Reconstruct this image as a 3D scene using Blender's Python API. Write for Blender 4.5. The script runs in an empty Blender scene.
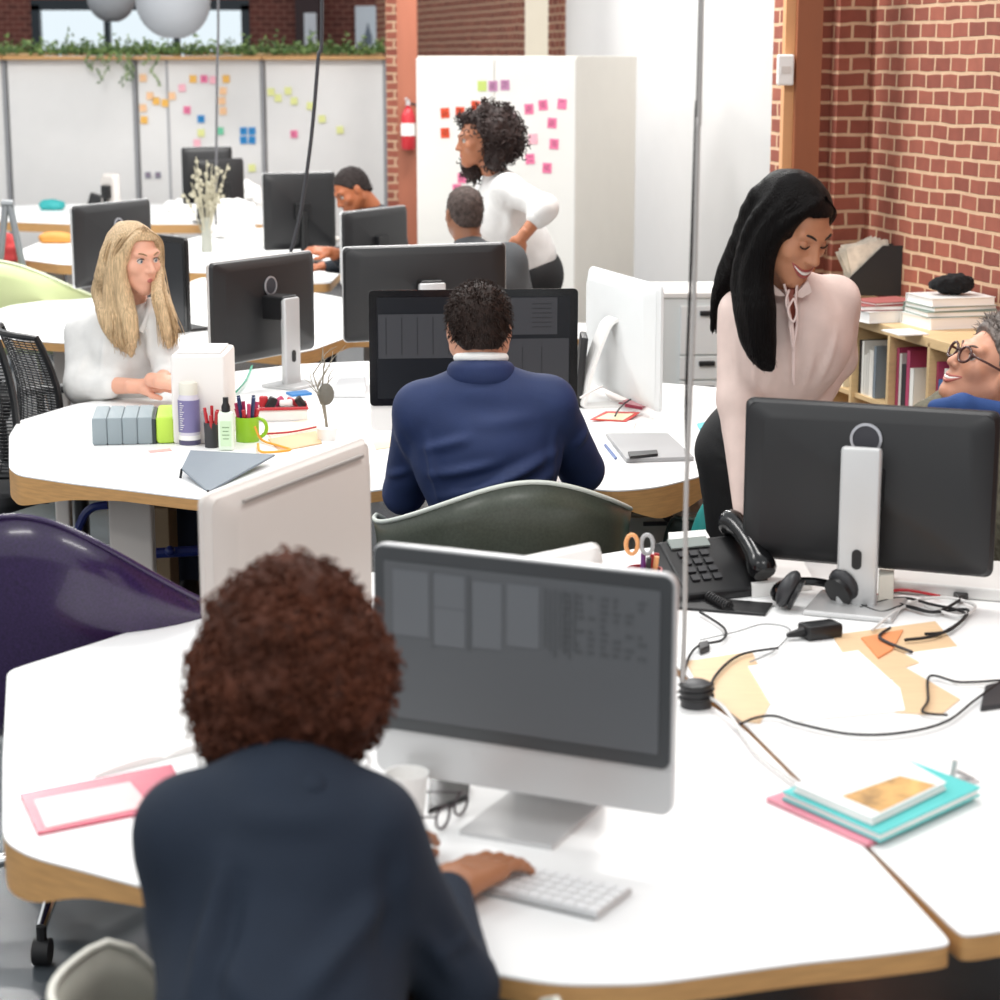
import bpy, math, random
import numpy as np
from mathutils import Vector, Matrix, noise
random.seed(7)
RNG = np.random.RandomState(7)
C = bpy.context.scene.collection
PI = math.pi
# ------------------------------------------------------------ camera model
F = 2050.0; TAU = math.radians(12.2); ZC = 1.95
ct, st = math.cos(TAU), math.sin(TAU)
def ray(px, py):
    u = (px-500)/F; v = -(py-500)/F
    return Vector((u, ct+v*st, -st+v*ct))
def P(px, py, z=0.74):
    d = ray(px, py); t = (z-ZC)/d.z
    return Vector((d.x*t, d.y*t, z))
def at(px, py, Y):
    d = ray(px, py); t = Y/d.y
    return Vector((d.x*t, Y, ZC+d.z*t))
cam_d = bpy.data.cameras.new('camera'); cam = bpy.data.objects.new('camera', cam_d); C.objects.link(cam)
cam.location = (0, 0, ZC); cam.rotation_euler = (PI/2-TAU, 0, 0)
cam_d.sensor_width = 36; cam_d.lens = F*36/1000; cam_d.clip_end = 200
cam_d.dof.use_dof = True; cam_d.dof.focus_distance = 5.9; cam_d.dof.aperture_fstop = 4.5
bpy.context.scene.camera = cam
sc = bpy.context.scene
sc.view_settings.view_transform = 'Standard'; sc.view_settings.look = 'None'
sc.view_settings.gamma = 1; sc.view_settings.use_curve_mapping = False
sc.view_settings.exposure = 0.0
# ------------------------------------------------------------ materials
def hexc(h):
    h = h.lstrip('#'); c = [int(h[i:i+2], 16)/255 for i in (0, 2, 4)]
    return tuple(((x/12.92) if x <= .04045 else ((x+.055)/1.055)**2.4) for x in c)+(1,)
MATS = {}
def mat(name, col, rough=.5, metal=0, var=0.0, vscale=6, bump=0, bscale=60, stretch=None, emit=0, spec=.5, coat=0, sheen=0, trans=0, sss=0):
    if name in MATS: return MATS[name]
    m = bpy.data.materials.new(name); m.use_nodes = True
    nt = m.node_tree; b = nt.nodes['Principled BSDF']
    c = hexc(col) if isinstance(col, str) else tuple(col)+(1,)
    b.inputs['Base Color'].default_value = c
    b.inputs['Roughness'].default_value = rough; b.inputs['Metallic'].default_value = metal
    b.inputs['Specular IOR Level'].default_value = spec
    b.inputs['Coat Weight'].default_value = coat; b.inputs['Sheen Weight'].default_value = sheen
    b.inputs['Transmission Weight'].default_value = trans
    b.inputs['Subsurface Weight'].default_value = sss
    b.inputs['Subsurface Radius'].default_value = (.012, .005, .003)
    tc = nt.nodes.new('ShaderNodeTexCoord'); src = tc.outputs['Object']
    if stretch:
        mp = nt.nodes.new('ShaderNodeMapping'); mp.inputs['Scale'].default_value = stretch
        nt.links.new(src, mp.inputs['Vector']); src = mp.outputs['Vector']
    n = nt.nodes.new('ShaderNodeTexNoise'); n.inputs['Scale'].default_value = vscale; n.inputs['Detail'].default_value = 4
    nt.links.new(src, n.inputs['Vector'])
    v = var if var else .015
    r = nt.nodes.new('ShaderNodeValToRGB')
    r.color_ramp.elements[0].position = .3; r.color_ramp.elements[1].position = .7
    r.color_ramp.elements[0].color = tuple(max(0, x*(1-v)) for x in c[:3])+(1,)
    r.color_ramp.elements[1].color = tuple(min(1, x*(1+v)) for x in c[:3])+(1,)
    nt.links.new(n.outputs['Fac'], r.inputs['Fac']); nt.links.new(r.outputs['Color'], b.inputs['Base Color'])
    if bump:
        n2 = nt.nodes.new('ShaderNodeTexNoise'); n2.inputs['Scale'].default_value = bscale; n2.inputs['Detail'].default_value = 3
        nt.links.new(src, n2.inputs['Vector'])
        bp = nt.nodes.new('ShaderNodeBump'); bp.inputs['Strength'].default_value = bump; bp.inputs['Distance'].default_value = .01
        nt.links.new(n2.outputs['Fac'], bp.inputs['Height']); nt.links.new(bp.outputs['Normal'], b.inputs['Normal'])
    if emit:
        b.inputs['Emission Color'].default_value = c; b.inputs['Emission Strength'].default_value = emit
    MATS[name] = m; return m
def brick_mat(name, c1, c2, mort, shift=0):
    m = bpy.data.materials.new(name); m.use_nodes = True; nt = m.node_tree; b = nt.nodes['Principled BSDF']
    tc = nt.nodes.new('ShaderNodeTexCoord'); sp = nt.nodes.new('ShaderNodeSeparateXYZ'); cb = nt.nodes.new('ShaderNodeCombineXYZ')
    nt.links.new(tc.outputs['Object'], sp.inputs[0]); nt.links.new(sp.outputs['Z'], cb.inputs['Y'])
    ad = nt.nodes.new('ShaderNodeMath'); ad.operation = 'ADD'
    nt.links.new(sp.outputs['X'], ad.inputs[0]); nt.links.new(sp.outputs['Y'], ad.inputs[1]); nt.links.new(ad.outputs[0], cb.inputs['X'])
    # small wobble so courses are hand laid
    nz = nt.nodes.new('ShaderNodeTexNoise'); nz.inputs['Scale'].default_value = 5; nt.links.new(cb.outputs[0], nz.inputs['Vector'])
    sc_ = nt.nodes.new('ShaderNodeVectorMath'); sc_.operation = 'SCALE'; sc_.inputs['Scale'].default_value = .02
    nt.links.new(nz.outputs['Color'], sc_.inputs[0])
    va = nt.nodes.new('ShaderNodeVectorMath'); va.operation = 'ADD'
    nt.links.new(cb.outputs[0], va.inputs[0]); nt.links.new(sc_.outputs[0], va.inputs[1])
    br = nt.nodes.new('ShaderNodeTexBrick'); br.inputs['Scale'].default_value = 1
    br.inputs['Brick Width'].default_value = .14; br.inputs['Row Height'].default_value = .0677
    br.inputs['Mortar Size'].default_value = .0085; br.inputs['Mortar Smooth'].default_value = .3
    br.inputs['Color1'].default_value = hexc(c1); br.inputs['Color2'].default_value = hexc(c2); br.inputs['Mortar'].default_value = hexc(mort)
    nt.links.new(va.outputs[0], br.inputs['Vector'])
    n2 = nt.nodes.new('ShaderNodeTexNoise'); n2.inputs['Scale'].default_value = 14; n2.inputs['Detail'].default_value = 6
    nt.links.new(tc.outputs['Object'], n2.inputs['Vector'])
    mx = nt.nodes.new('ShaderNodeMix'); mx.data_type = 'RGBA'; mx.blend_type = 'OVERLAY'; mx.inputs['Factor'].default_value = .3
    nt.links.new(br.outputs['Color'], mx.inputs[6]); nt.links.new(n2.outputs['Fac'], mx.inputs[7])
    nt.links.new(mx.outputs[2], b.inputs['Base Color']); b.inputs['Roughness'].default_value = .8
    bp = nt.nodes.new('ShaderNodeBump'); bp.invert = True; bp.inputs['Strength'].default_value = .6; bp.inputs['Distance'].default_value = .01
    nt.links.new(br.outputs['Fac'], bp.inputs['Height']); nt.links.new(bp.outputs['Normal'], b.inputs['Normal'])
    MATS[name] = m; return m
M_BRICK = brick_mat('brick', '#9C5846', '#834537', '#CDAA8B')
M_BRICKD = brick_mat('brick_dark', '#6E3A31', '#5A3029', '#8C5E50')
M_WHITE = mat('white_paint', '#ECEAE7', .6)
M_DESK = mat('desk_laminate', '#F4F4F3', .35)
M_WOOD = mat('desk_edge_wood', '#C99A63', .5, var=.12, vscale=5, stretch=(3, 3, 30))
M_WOOD2 = mat('desk_underside', '#A97F50', .6, var=.1)
M_BIRCH = mat('shelf_birch', '#D9B98A', .5, var=.06, vscale=5, stretch=(3, 3, 25))
M_BLACK = mat('black_plastic', '#141416', .4)
M_BLACKG = mat('black_gloss', '#0C0C0E', .18)
M_DGREY = mat('dark_grey_plastic', '#2E2E31', .45, bump=.05, bscale=300)
M_BACKSH = mat('display_back_grey', '#19191B', .45)
M_SILVER = mat('brushed_aluminium', '#C9C9C9', .35, metal=.35, bump=.03, bscale=400)
M_WPLAS = mat('white_plastic', '#E6E4E1', .4)
M_GPLAS = mat('warm_grey_plastic', '#CFC8C2', .45)
M_SCREEN = mat('screen_glass_grey', '#5C5E61', .35, spec=.35)
M_SCREEN2 = mat('screen_glass_dark', '#1B1D21', .3, spec=.35)
M_PAPER = mat('paper', '#F5F3F0', .7)
M_RED = mat('red_plastic', '#B3202A', .4)
M_CHROME = mat('chrome', '#E0E0E0', .12, metal=1)
M_RUBBER = mat('black_rubber', '#121214', .6)
# ------------------------------------------------------------ mesh helpers
class MB:
    def __init__(s): s.v = []; s.f = []; s.m = []; s.mi = 0
    def add(s, vs, fs):
        n = len(s.v); s.v += [tuple(x) for x in vs]; s.f += [tuple(i+n for i in f) for f in fs]; s.m += [s.mi]*len(fs)
        return s
    def box(s, c, size, R=None, bev=0):
        cx, cy, cz = c; a, b, d = [x/2 for x in size]
        if bev:
            return s.rbox(c, size, R, bev)
        vs = [Vector((x, y, z)) for x in (-a, a) for y in (-b, b) for z in (-d, d)]
        if R is not None: vs = [R @ v for v in vs]
        vs = [v+Vector(c) for v in vs]
        return s.add(vs, [(0, 1, 3, 2), (4, 6, 7, 5), (0, 4, 5, 1), (2, 3, 7, 6), (0, 2, 6, 4), (1, 5, 7, 3)])
    def rbox(s, c, size, R, bev):      # chamfered box: stacked rounded outlines along z
        a, b, d = [x/2 for x in size]; r = min(bev, a*.98, b*.98, d*.98); rings = []
        for (dz, ins) in ((-d, r), (-d+r*.3, r*.3), (-d+r, 0), (d-r, 0), (d-r*.3, r*.3), (d, r)):
            ring = []
            for k in range(16):
                q = k//4; t = (k % 4)/3*PI/2+q*PI/2
                cx = (a-r)*(1 if q in (0, 3) else -1); cy = (b-r)*(1 if q in (0, 1) else -1)
                ring.append(Vector((cx+(r-ins)*math.cos(t), cy+(r-ins)*math.sin(t), dz)))
            rings.append(ring)
        vs = [v for ring in rings for v in ring]
        if R is not None: vs = [R @ v for v in vs]
        vs = [v+Vector(c) for v in vs]; n = 16; fs = []
        for i in range(5):
            for k in range(n): fs.append((i*n+k, i*n+(k+1) % n, (i+1)*n+(k+1) % n, (i+1)*n+k))
        fs.append(tuple(range(n-1, -1, -1))); fs.append(tuple(range(5*n, 6*n)))
        return s.add(vs, fs)
    def tube(s, pts, r, n=8, cap=True):
        pts = [Vector(p) for p in pts]; L = len(pts)
        rs = r if isinstance(r, (list, tuple)) else [r]*L
        vs = []; up = None
        for i, p in enumerate(pts):
            t = (pts[min(i+1, L-1)]-pts[max(i-1, 0)])
            if t.length < 1e-9: t = Vector((0, 0, 1))
            t.normalize()
            if up is None: up = t.orthogonal().normalized()
            up = (up-t*up.dot(t))
            if up.length < 1e-6: up = t.orthogonal()
            up.normalize(); w = t.cross(up)
            for k in range(n):
                a = 2*PI*k/n; vs.append(p+(up*math.cos(a)+w*math.sin(a))*rs[i])
        fs = [(i*n+k, i*n+(k+1) % n, (i+1)*n+(k+1) % n, (i+1)*n+k) for i in range(L-1) for k in range(n)]
        if cap: fs += [tuple(range(n-1, -1, -1)), tuple(range((L-1)*n, L*n))]
        return s.add(vs, fs)
    def lathe(s, prof, c=(0, 0, 0), n=24, R=None, cap=True):
        vs = []
        for (r, z) in prof:
            for k in range(n):
                a = 2*PI*k/n; v = Vector((r*math.cos(a), r*math.sin(a), z))
                if R is not None: v = R @ v
                vs.append(v+Vector(c))
        L = len(prof)
        fs = [(i*n+k, i*n+(k+1) % n, (i+1)*n+(k+1) % n, (i+1)*n+k) for i in range(L-1) for k in range(n)]
        if cap: fs += [tuple(range(n-1, -1, -1)), tuple(range((L-1)*n, L*n))]
        return s.add(vs, fs)
    def ball(s, c, rad, R=None, n=14):
        if not isinstance(rad, (tuple, list)): rad = (rad,)*3
        vs = []; fs = []; m = n//2
        for i in range(m+1):
            th = PI*i/m
            for k in range(n):
                a = 2*PI*k/n; v = Vector((rad[0]*math.sin(th)*math.cos(a), rad[1]*math.sin(th)*math.sin(a), rad[2]*math.cos(th)))
                if R is not None: v = R @ v
                vs.append(v+Vector(c))
        for i in range(m):
            for k in range(n): fs.append((i*n+k, (i+1)*n+k, (i+1)*n+(k+1) % n, i*n+(k+1) % n))
        return s.add(vs, fs)
    def prism(s, pts, z0, z1):          # polygon in xy
        n = len(pts); vs = [(p[0], p[1], z0) for p in pts]+[(p[0], p[1], z1) for p in pts]
        fs = [tuple(range(n-1, -1, -1)), tuple(range(n, 2*n))]+[(k, (k+1) % n, n+(k+1) % n, n+k) for k in range(n)]
        return s.add(vs, fs)
    def slab(s, w, h, r, y0, y1, cz=0, cx=0, k0=1, k1=1, n=5):   # rounded rectangle in xz, between y0 and y1
        vs = []
        for y, k in ((y0, k0), (y1, k1)):
            a, b = w/2*k, h/2*k; rr = min(r, a, b)
            for q in range(4):
                sx = 1 if q in (0, 3) else -1; sz = 1 if q in (0, 1) else -1
                for i in range(n):
                    t = q*PI/2+i/(n-1)*PI/2
                    vs.append((cx+sx*(a-rr)+rr*math.cos(t), y, cz+sz*(b-rr)+rr*math.sin(t)))
        N = 4*n; fs = [tuple(range(N)), tuple(range(2*N-1, N-1, -1))]+[(N+k, N+(k+1) % N, (k+1) % N, k) for k in range(N)]
        return s.add(vs, fs)
    def build(s, name, m, parent=None, smooth=False, world=False, rebase=True, solid=0, bev=0):
        vs = s.v; loc = Vector((0, 0, 0))
        if world and parent is not None:
            inv = Matrix.Rotation(-parent.rotation_euler.z, 3, 'Z'); vs = [tuple(inv @ (Vector(v)-parent.location)) for v in vs]
        elif parent is None and rebase and vs:
            xs, ys, zs = zip(*vs); loc = Vector(((min(xs)+max(xs))/2, (min(ys)+max(ys))/2, min(zs)))
            vs = [(x-loc.x, y-loc.y, z-loc.z) for x, y, z in vs]
        me = bpy.data.meshes.new(name); me.from_pydata(vs, [], s.f)
        ms = m if isinstance(m, (list, tuple)) else [m]
        for x in ms: me.materials.append(x)
        if len(ms) > 1: me.polygons.foreach_set('material_index', s.m)
        o = bpy.data.objects.new(name, me); C.objects.link(o); o.location = loc
        if parent is not None: o.parent = parent
        if smooth:
            me.polygons.foreach_set('use_smooth', [True]*len(me.polygons))
            if smooth != 'all': me.set_sharp_from_angle(angle=math.radians(40))
        if solid:
            md = o.modifiers.new('thickness', 'SOLIDIFY'); md.thickness = solid; md.offset = 0
        if bev:
            md = o.modifiers.new('bevel', 'BEVEL'); md.width = bev; md.segments = 2; md.limit_method = 'ANGLE'
        me.update(); return o
def tag(o, label, cat, group=None, kind=None):
    if label: o['label'] = label
    if cat: o['category'] = cat
    if group: o['group'] = group
    if kind: o['kind'] = kind
    return o
def thing(name, label, cat, loc, rz=0, group=None):
    o = bpy.data.objects.new(name, None); C.objects.link(o); o.location = loc; o.rotation_euler = (0, 0, rz)
    o.empty_display_size = .05
    return tag(o, label, cat, group)
def struct(o): o['kind'] = 'structure'; return o
def curve_pts(pts, n=8):              # Catmull-Rom
    pts = [Vector(p) for p in pts]; out = []
    for i in range(len(pts)-1):
        p0 = pts[max(i-1, 0)]; p1 = pts[i]; p2 = pts[i+1]; p3 = pts[min(i+2, len(pts)-1)]
        for k in range(n):
            t = k/n; out.append(.5*((2*p1)+(p2-p0)*t+(2*p0-5*p1+4*p2-p3)*t*t+(3*p1-p0-3*p2+p3)*t**3))
    out.append(pts[-1]); return out
def Rz(a): return Matrix.Rotation(a, 3, 'Z')
# ------------------------------------------------------------ signed distance bodies
def cone_d(G, a, ra, b, rb):
    a = np.array(a, np.float32); b = np.array(b, np.float32); ab = b-a; L = float(ab@ab)+1e-9
    t = np.clip(((G-a)@ab)/L, 0, 1); d = G-a-t[..., None]*ab
    return np.sqrt((d*d).sum(-1))-(ra+(rb-ra)*t)
def ell_d(G, c, r, R=None):
    p = G-np.array(c, np.float32)
    if R is not None: p = p@np.array(R, np.float32)
    r = np.array(r, np.float32); k0 = np.sqrt(((p/r)**2).sum(-1)); k1 = np.sqrt(((p/(r*r))**2).sum(-1))+1e-9
    return k0*(k0-1)/k1
def box_d(G, c, h, R, rd):
    p = G-np.array(c, np.float32)
    if R is not None: p = p@np.array(R, np.float32)
    q = np.abs(p)-(np.array(h, np.float32)-rd)
    return np.sqrt((np.maximum(q, 0)**2).sum(-1))+np.minimum(q.max(-1), 0)-rd
def smin(a, b, k):
    h = np.maximum(k-np.abs(a-b), 0)/k; return np.minimum(a, b)-h*h*k*.25
def prim(G, p):
    if p[0] == 'c': return cone_d(G, *p[1:5])
    if p[0] == 'e': return ell_d(G, p[1], p[2], p[3] if len(p) > 3 else None)
    if p[0] == 'b': return box_d(G, p[1], p[2], p[3], p[4])
def mesh_sdf(prims, h, k=.03, sub=(), ksub=.01, clip=None, nclip=0):
    """prims: tuples, optional dict at end {'k':..}.  returns verts Nx3, quads"""
    lo = np.full(3, 1e9); hi = -lo
    for p in prims:
        if p[0] == 'c':
            for q, r in ((p[1], p[2]), (p[3], p[4])): lo = np.minimum(lo, np.array(q)-r); hi = np.maximum(hi, np.array(q)+r)
        else:
            r = max(p[2])*(1.0 if p[0] == 'e' else 1.75); lo = np.minimum(lo, np.array(p[1])-r); hi = np.maximum(hi, np.array(p[1])+r)
    lo -= 3*h; hi += 3*h
    ax = [np.arange(lo[i], hi[i]+h, h, dtype=np.float32) for i in range(3)]
    G = np.stack(np.meshgrid(*ax, indexing='ij'), -1)
    D = None
    for ip, p in enumerate(prims):
        kk = p[-1]['k'] if isinstance(p[-1], dict) else k
        if isinstance(p[-1], dict): p = p[:-1]
        d = prim(G, p)
        if nclip and ip < nclip: d = np.maximum(d, clip(G))
        D = d if D is None else smin(D, d, kk)
    for p in sub:
        d = prim(G, p); D = -smin(-D, d, ksub)
    if clip is not None and not nclip: D = np.maximum(D, clip(G))
    return surf_nets(D, lo, h)
def surf_nets(D, lo, h):
    S = D < 0; nx, ny, nz = D.shape
    cnt = np.zeros((nx-1, ny-1, nz-1), np.int32); pos = np.zeros((nx-1, ny-1, nz-1, 3), np.float32)
    def sl(o): return tuple(slice(o[i], [nx, ny, nz][i]-1+o[i]) for i in range(3))
    for axis in range(3):
        for a in (0, 1):
            for b in (0, 1):
                o0 = [0, 0, 0]; others = [i for i in range(3) if i != axis]
                o0[others[0]] = a; o0[others[1]] = b; o1 = list(o0); o1[axis] = 1
                d0 = D[sl(o0)]; d1 = D[sl(o1)]; c = (d0 < 0) != (d1 < 0)
                t = np.where(c, d0/np.where(c, d0-d1, 1), 0)
                cnt += c
                for i in range(3):
                    pos[..., i] += np.where(c, (t if i == axis else o0[i]), 0)
    act = cnt > 0; idx = -np.ones(act.shape, np.int64); idx[act] = np.arange(act.sum())
    ijk = np.argwhere(act).astype(np.float32)
    V = (ijk+pos[act]/cnt[act][:, None])*h+np.array(lo)
    quads = []
    for axis in range(3):
        o1 = [0, 0, 0]; o1[axis] = 1
        s0 = S[:nx-o1[0], :ny-o1[1], :nz-o1[2]]; s1 = S[o1[0]:, o1[1]:, o1[2]:]
        c = np.argwhere(s0 != s1)
        u, v = [(1, 2), (2, 0), (0, 1)][axis]
        c = c[(c[:, u] > 0) & (c[:, v] > 0) & (c[:, u] < act.shape[u]) & (c[:, v] < act.shape[v]) & (c[:, axis] < act.shape[axis])]
        def g(du, dv):
            q = c.copy(); q[:, u] -= du; q[:, v] -= dv; return idx[q[:, 0], q[:, 1], q[:, 2]]
        A, B, Cc, E = g(1, 1), g(0, 1), g(0, 0), g(1, 0)
        inside = s0[c[:, 0], c[:, 1], c[:, 2]]
        Q = np.stack([A, B, Cc, E], 1); Q[~inside] = Q[~inside][:, ::-1]; quads.append(Q)
    Q = np.concatenate(quads); Q = Q[(Q >= 0).all(1)]
    return V, Q
def vnoise(Pn, seed=0):
    Pn = Pn+seed*17.3; i = np.floor(Pn).astype(np.int64); f = Pn-i; f = f*f*(3-2*f)
    def hsh(a):
        n = (a[:, 0]*73856093) ^ (a[:, 1]*19349663) ^ (a[:, 2]*83492791); n = (n*2654435761) & 0xffffffff; n ^= n >> 15; n = (n*2246822519) & 0xffffffff
        n ^= n >> 13
        return (n & 0xffff)/32768.0-1
    r = 0
    for a in (0, 1):
        for b in (0, 1):
            for c in (0, 1):
                w = (f[:, 0] if a else 1-f[:, 0])*(f[:, 1] if b else 1-f[:, 1])*(f[:, 2] if c else 1-f[:, 2])
                r = r+w*hsh(i+np.array([a, b, c]))
    return r
def normals(V, Q):
    n = np.cross(V[Q[:, 2]]-V[Q[:, 0]], V[Q[:, 3]]-V[Q[:, 1]]); N = np.zeros_like(V)
    for i in range(4): np.add.at(N, Q[:, i], n)
    return N/(np.linalg.norm(N, axis=1)[:, None]+1e-9)
def smoothV(V, Q, it=1):
    for _ in range(it):
        S = np.zeros_like(V); c = np.zeros(len(V))
        for i in range(4):
            a = Q[:, i]; b = Q[:, (i+1) % 4]
            np.add.at(S, a, V[b]); np.add.at(c, a, 1); np.add.at(S, b, V[a]); np.add.at(c, b, 1)
        V = .5*V+.5*S/np.maximum(c, 1)[:, None]
    return V
def disp(V, Q, layers=(), folds=()):
    """layers (amp, freq(xyz), seed); folds (p1,p2,width,amp)"""
    N = normals(V, Q); d = np.zeros(len(V))
    for amp, fr, sd in layers: d += amp*vnoise(V*np.array(fr), sd)
    for a, b, w, amp in folds:
        a = np.array(a); b = np.array(b); wy = np.array([1, .12, 1]); V_ = V*wy; a = a*wy; b = b*wy
        ab = b-a; t = np.clip(((V_-a)@ab)/(ab@ab), 0, 1); q = V_-a-t[:, None]*ab; amp = amp*np.clip(-N[:, 1]*2.5, 0, 1)
        dd = np.sqrt((q*q).sum(1)); taper = np.sin(np.clip(t, .03, .97)*PI)**.7
        d += amp*taper*(np.exp(-(dd/w)**2)-.45*np.exp(-(dd/(w*2.2))**2))
    return V+N*d[:, None]
def vq_obj(name, parts, m, parent, smooth=True):
    """parts: list of (V,Q) in world coordinates, joined to one mesh"""
    vs = []; fs = []; off = 0
    for V, Q in parts:
        vs.append(np.asarray(V)-np.array(parent.location)); fs.append(Q+off); off += len(V)
    V = np.concatenate(vs); Q = np.concatenate(fs)
    me = bpy.data.meshes.new(name); me.from_pydata(V.tolist(), [], Q.tolist())
    for x in (m if isinstance(m, (list, tuple)) else [m]): me.materials.append(x)
    me.polygons.foreach_set('use_smooth', [True]*len(me.polygons))
    o = bpy.data.objects.new(name, me); C.objects.link(o); o.parent = parent; me.update(); return o
# ============================================================ SETTING
def wallseg(name, p0, p1, z0, z1, th, m, opening=None):
    p0 = Vector((p0[0], p0[1], 0)); p1 = Vector((p1[0], p1[1], 0)); d = p1-p0; L = d.length
    mb = MB()
    if opening is None: mb.box((L/2, th/2, (z0+z1)/2), (L, th, z1-z0))
    else:
        x0, x1, a, b = opening
        mb.box((x0/2, th/2, (z0+z1)/2), (x0, th, z1-z0)); mb.box(((x1+L)/2, th/2, (z0+z1)/2), (L-x1, th, z1-z0))
        mb.box(((x0+x1)/2, th/2, (z0+a)/2), (x1-x0, th, a-z0)); mb.box(((x0+x1)/2, th/2, (b+z1)/2), (x1-x0, th, z1-b))
    o = mb.build(name, m, rebase=False); o.location = (p0.x, p0.y, 0); o.rotation_euler = (0, 0, math.atan2(d.y, d.x)); return struct(o)
# floor
fm = mat('floor_concrete', '#4B5156', .25, var=.25, vscale=1.6, bump=.06, bscale=12)
o = MB().box((0, 12, -.05), (30, 32, .1)).build('floor', fm, rebase=False); struct(o)
A = Vector((-.257, .966, 0)); Bv = Vector((.966, .257, 0)); NW = Vector((-.966, -.257, 0))
C0 = Vector((1.625, 9.2, 0))
HW = 4.2
wallseg('wall_right', C0, C0-A*11, 0, HW, .25, M_BRICK)
pw = .215
wallseg('wall_back', C0-Bv*.15, C0+Bv*.1, 0, HW, .2, M_BRICK)
q0 = C0-Bv*.15+A*.03
wallseg('wall_pilaster', C0-Bv*.34+A*.09, C0-Bv*.13+A*.09, 0, HW, .2, M_BRICK)
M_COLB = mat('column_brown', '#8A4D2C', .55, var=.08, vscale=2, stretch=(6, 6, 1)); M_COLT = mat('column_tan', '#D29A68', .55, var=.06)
def column(label, px0, px1, pxs, Y, dep, ztop=HW):
    a = at(px0, 56, Y); b = at(px1, 56, Y); w = b.x-a.x
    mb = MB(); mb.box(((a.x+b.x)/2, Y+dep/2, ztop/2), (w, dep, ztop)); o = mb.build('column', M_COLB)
    o['kind'] = 'structure'; return o
c1 = column('', 797, 822, 785, 8.95, .10); c1.name = 'trim_1'
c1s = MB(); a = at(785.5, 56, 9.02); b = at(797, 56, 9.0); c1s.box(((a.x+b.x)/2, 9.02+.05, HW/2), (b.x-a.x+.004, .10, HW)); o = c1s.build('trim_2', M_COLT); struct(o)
# white plaster wall, parallel to the brick wall
W0 = Vector((1.70, 12.6, 0))
wallseg('wall_white', W0+A*4.55, W0-A*3.4, 0, HW, .12, mat('white_wall', '#D8D7D6', .7, var=.01))
wallseg('wall_far_right', W0+A*12.2, W0+A*4.55, 0, HW, .12, M_BRICK)
# far wall with the window
FY = 25.0
wa = at(37, 50, FY); wb = at(245, 5, FY)
xL = -12.0
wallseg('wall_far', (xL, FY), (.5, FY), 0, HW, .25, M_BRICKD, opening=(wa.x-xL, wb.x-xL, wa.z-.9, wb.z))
wallseg('wall_left', (-12, -3), (-12, FY), 0, HW, .2, M_WHITE)
wd = MB(); fr = mat('window_frame_dark', '#12212B', .4)
zc = (wa.z-.9+wb.z)/2; hh = wb.z-wa.z+.9
for x in (wa.x, wb.x, at(107, 30, FY).x, at(176, 30, FY).x): wd.box((x, FY+.05, zc), (.10 if x in (wa.x, wb.x) else .07, .12, hh))
for z in (wa.z-.9, wb.z): wd.box(((wa.x+wb.x)/2, FY+.05, z), (wb.x-wa.x+.1, .12, .12))
w = wd.build('window_1', fr); struct(w)
gl = bpy.data.materials.new('window_glass'); gl.use_nodes = True; g = gl.node_tree.nodes['Principled BSDF']; g.inputs['Transmission Weight'].default_value = 1; g.inputs['Roughness'].default_value = 0; g.inputs['IOR'].default_value = 1.02; g.inputs['Base Color'].default_value = (.9, .97, 1, 1)
MB().box(((wa.x+wb.x)/2, FY+.09, zc), (wb.x-wa.x-.02, .008, hh-.1)).build('pane', gl, w, world=True)
# dark pier, white duct, column with extinguisher
def vpost(name, px0, px1, Y, dep, m, z0=0, z1=HW):
    a = at(px0, 56, Y); b = at(px1, 56, Y); return struct(MB().box(((a.x+b.x)/2, Y+dep/2, (z0+z1)/2), (b.x-a.x, dep, z1-z0)).build(name, m))
vpost('trim_3', 296, 320, 24.6, .3, mat('pier_dark', '#3A2A2C', .7))
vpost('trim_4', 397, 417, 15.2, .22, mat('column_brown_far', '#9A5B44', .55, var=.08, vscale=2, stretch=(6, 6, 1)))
vpost('trim_5', 386, 397, 17.0, .2, M_BRICK)
vpost('trim_6', 525, 548, 16.9, .14, mat('duct_cream', '#CFC6B4', .5))
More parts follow.
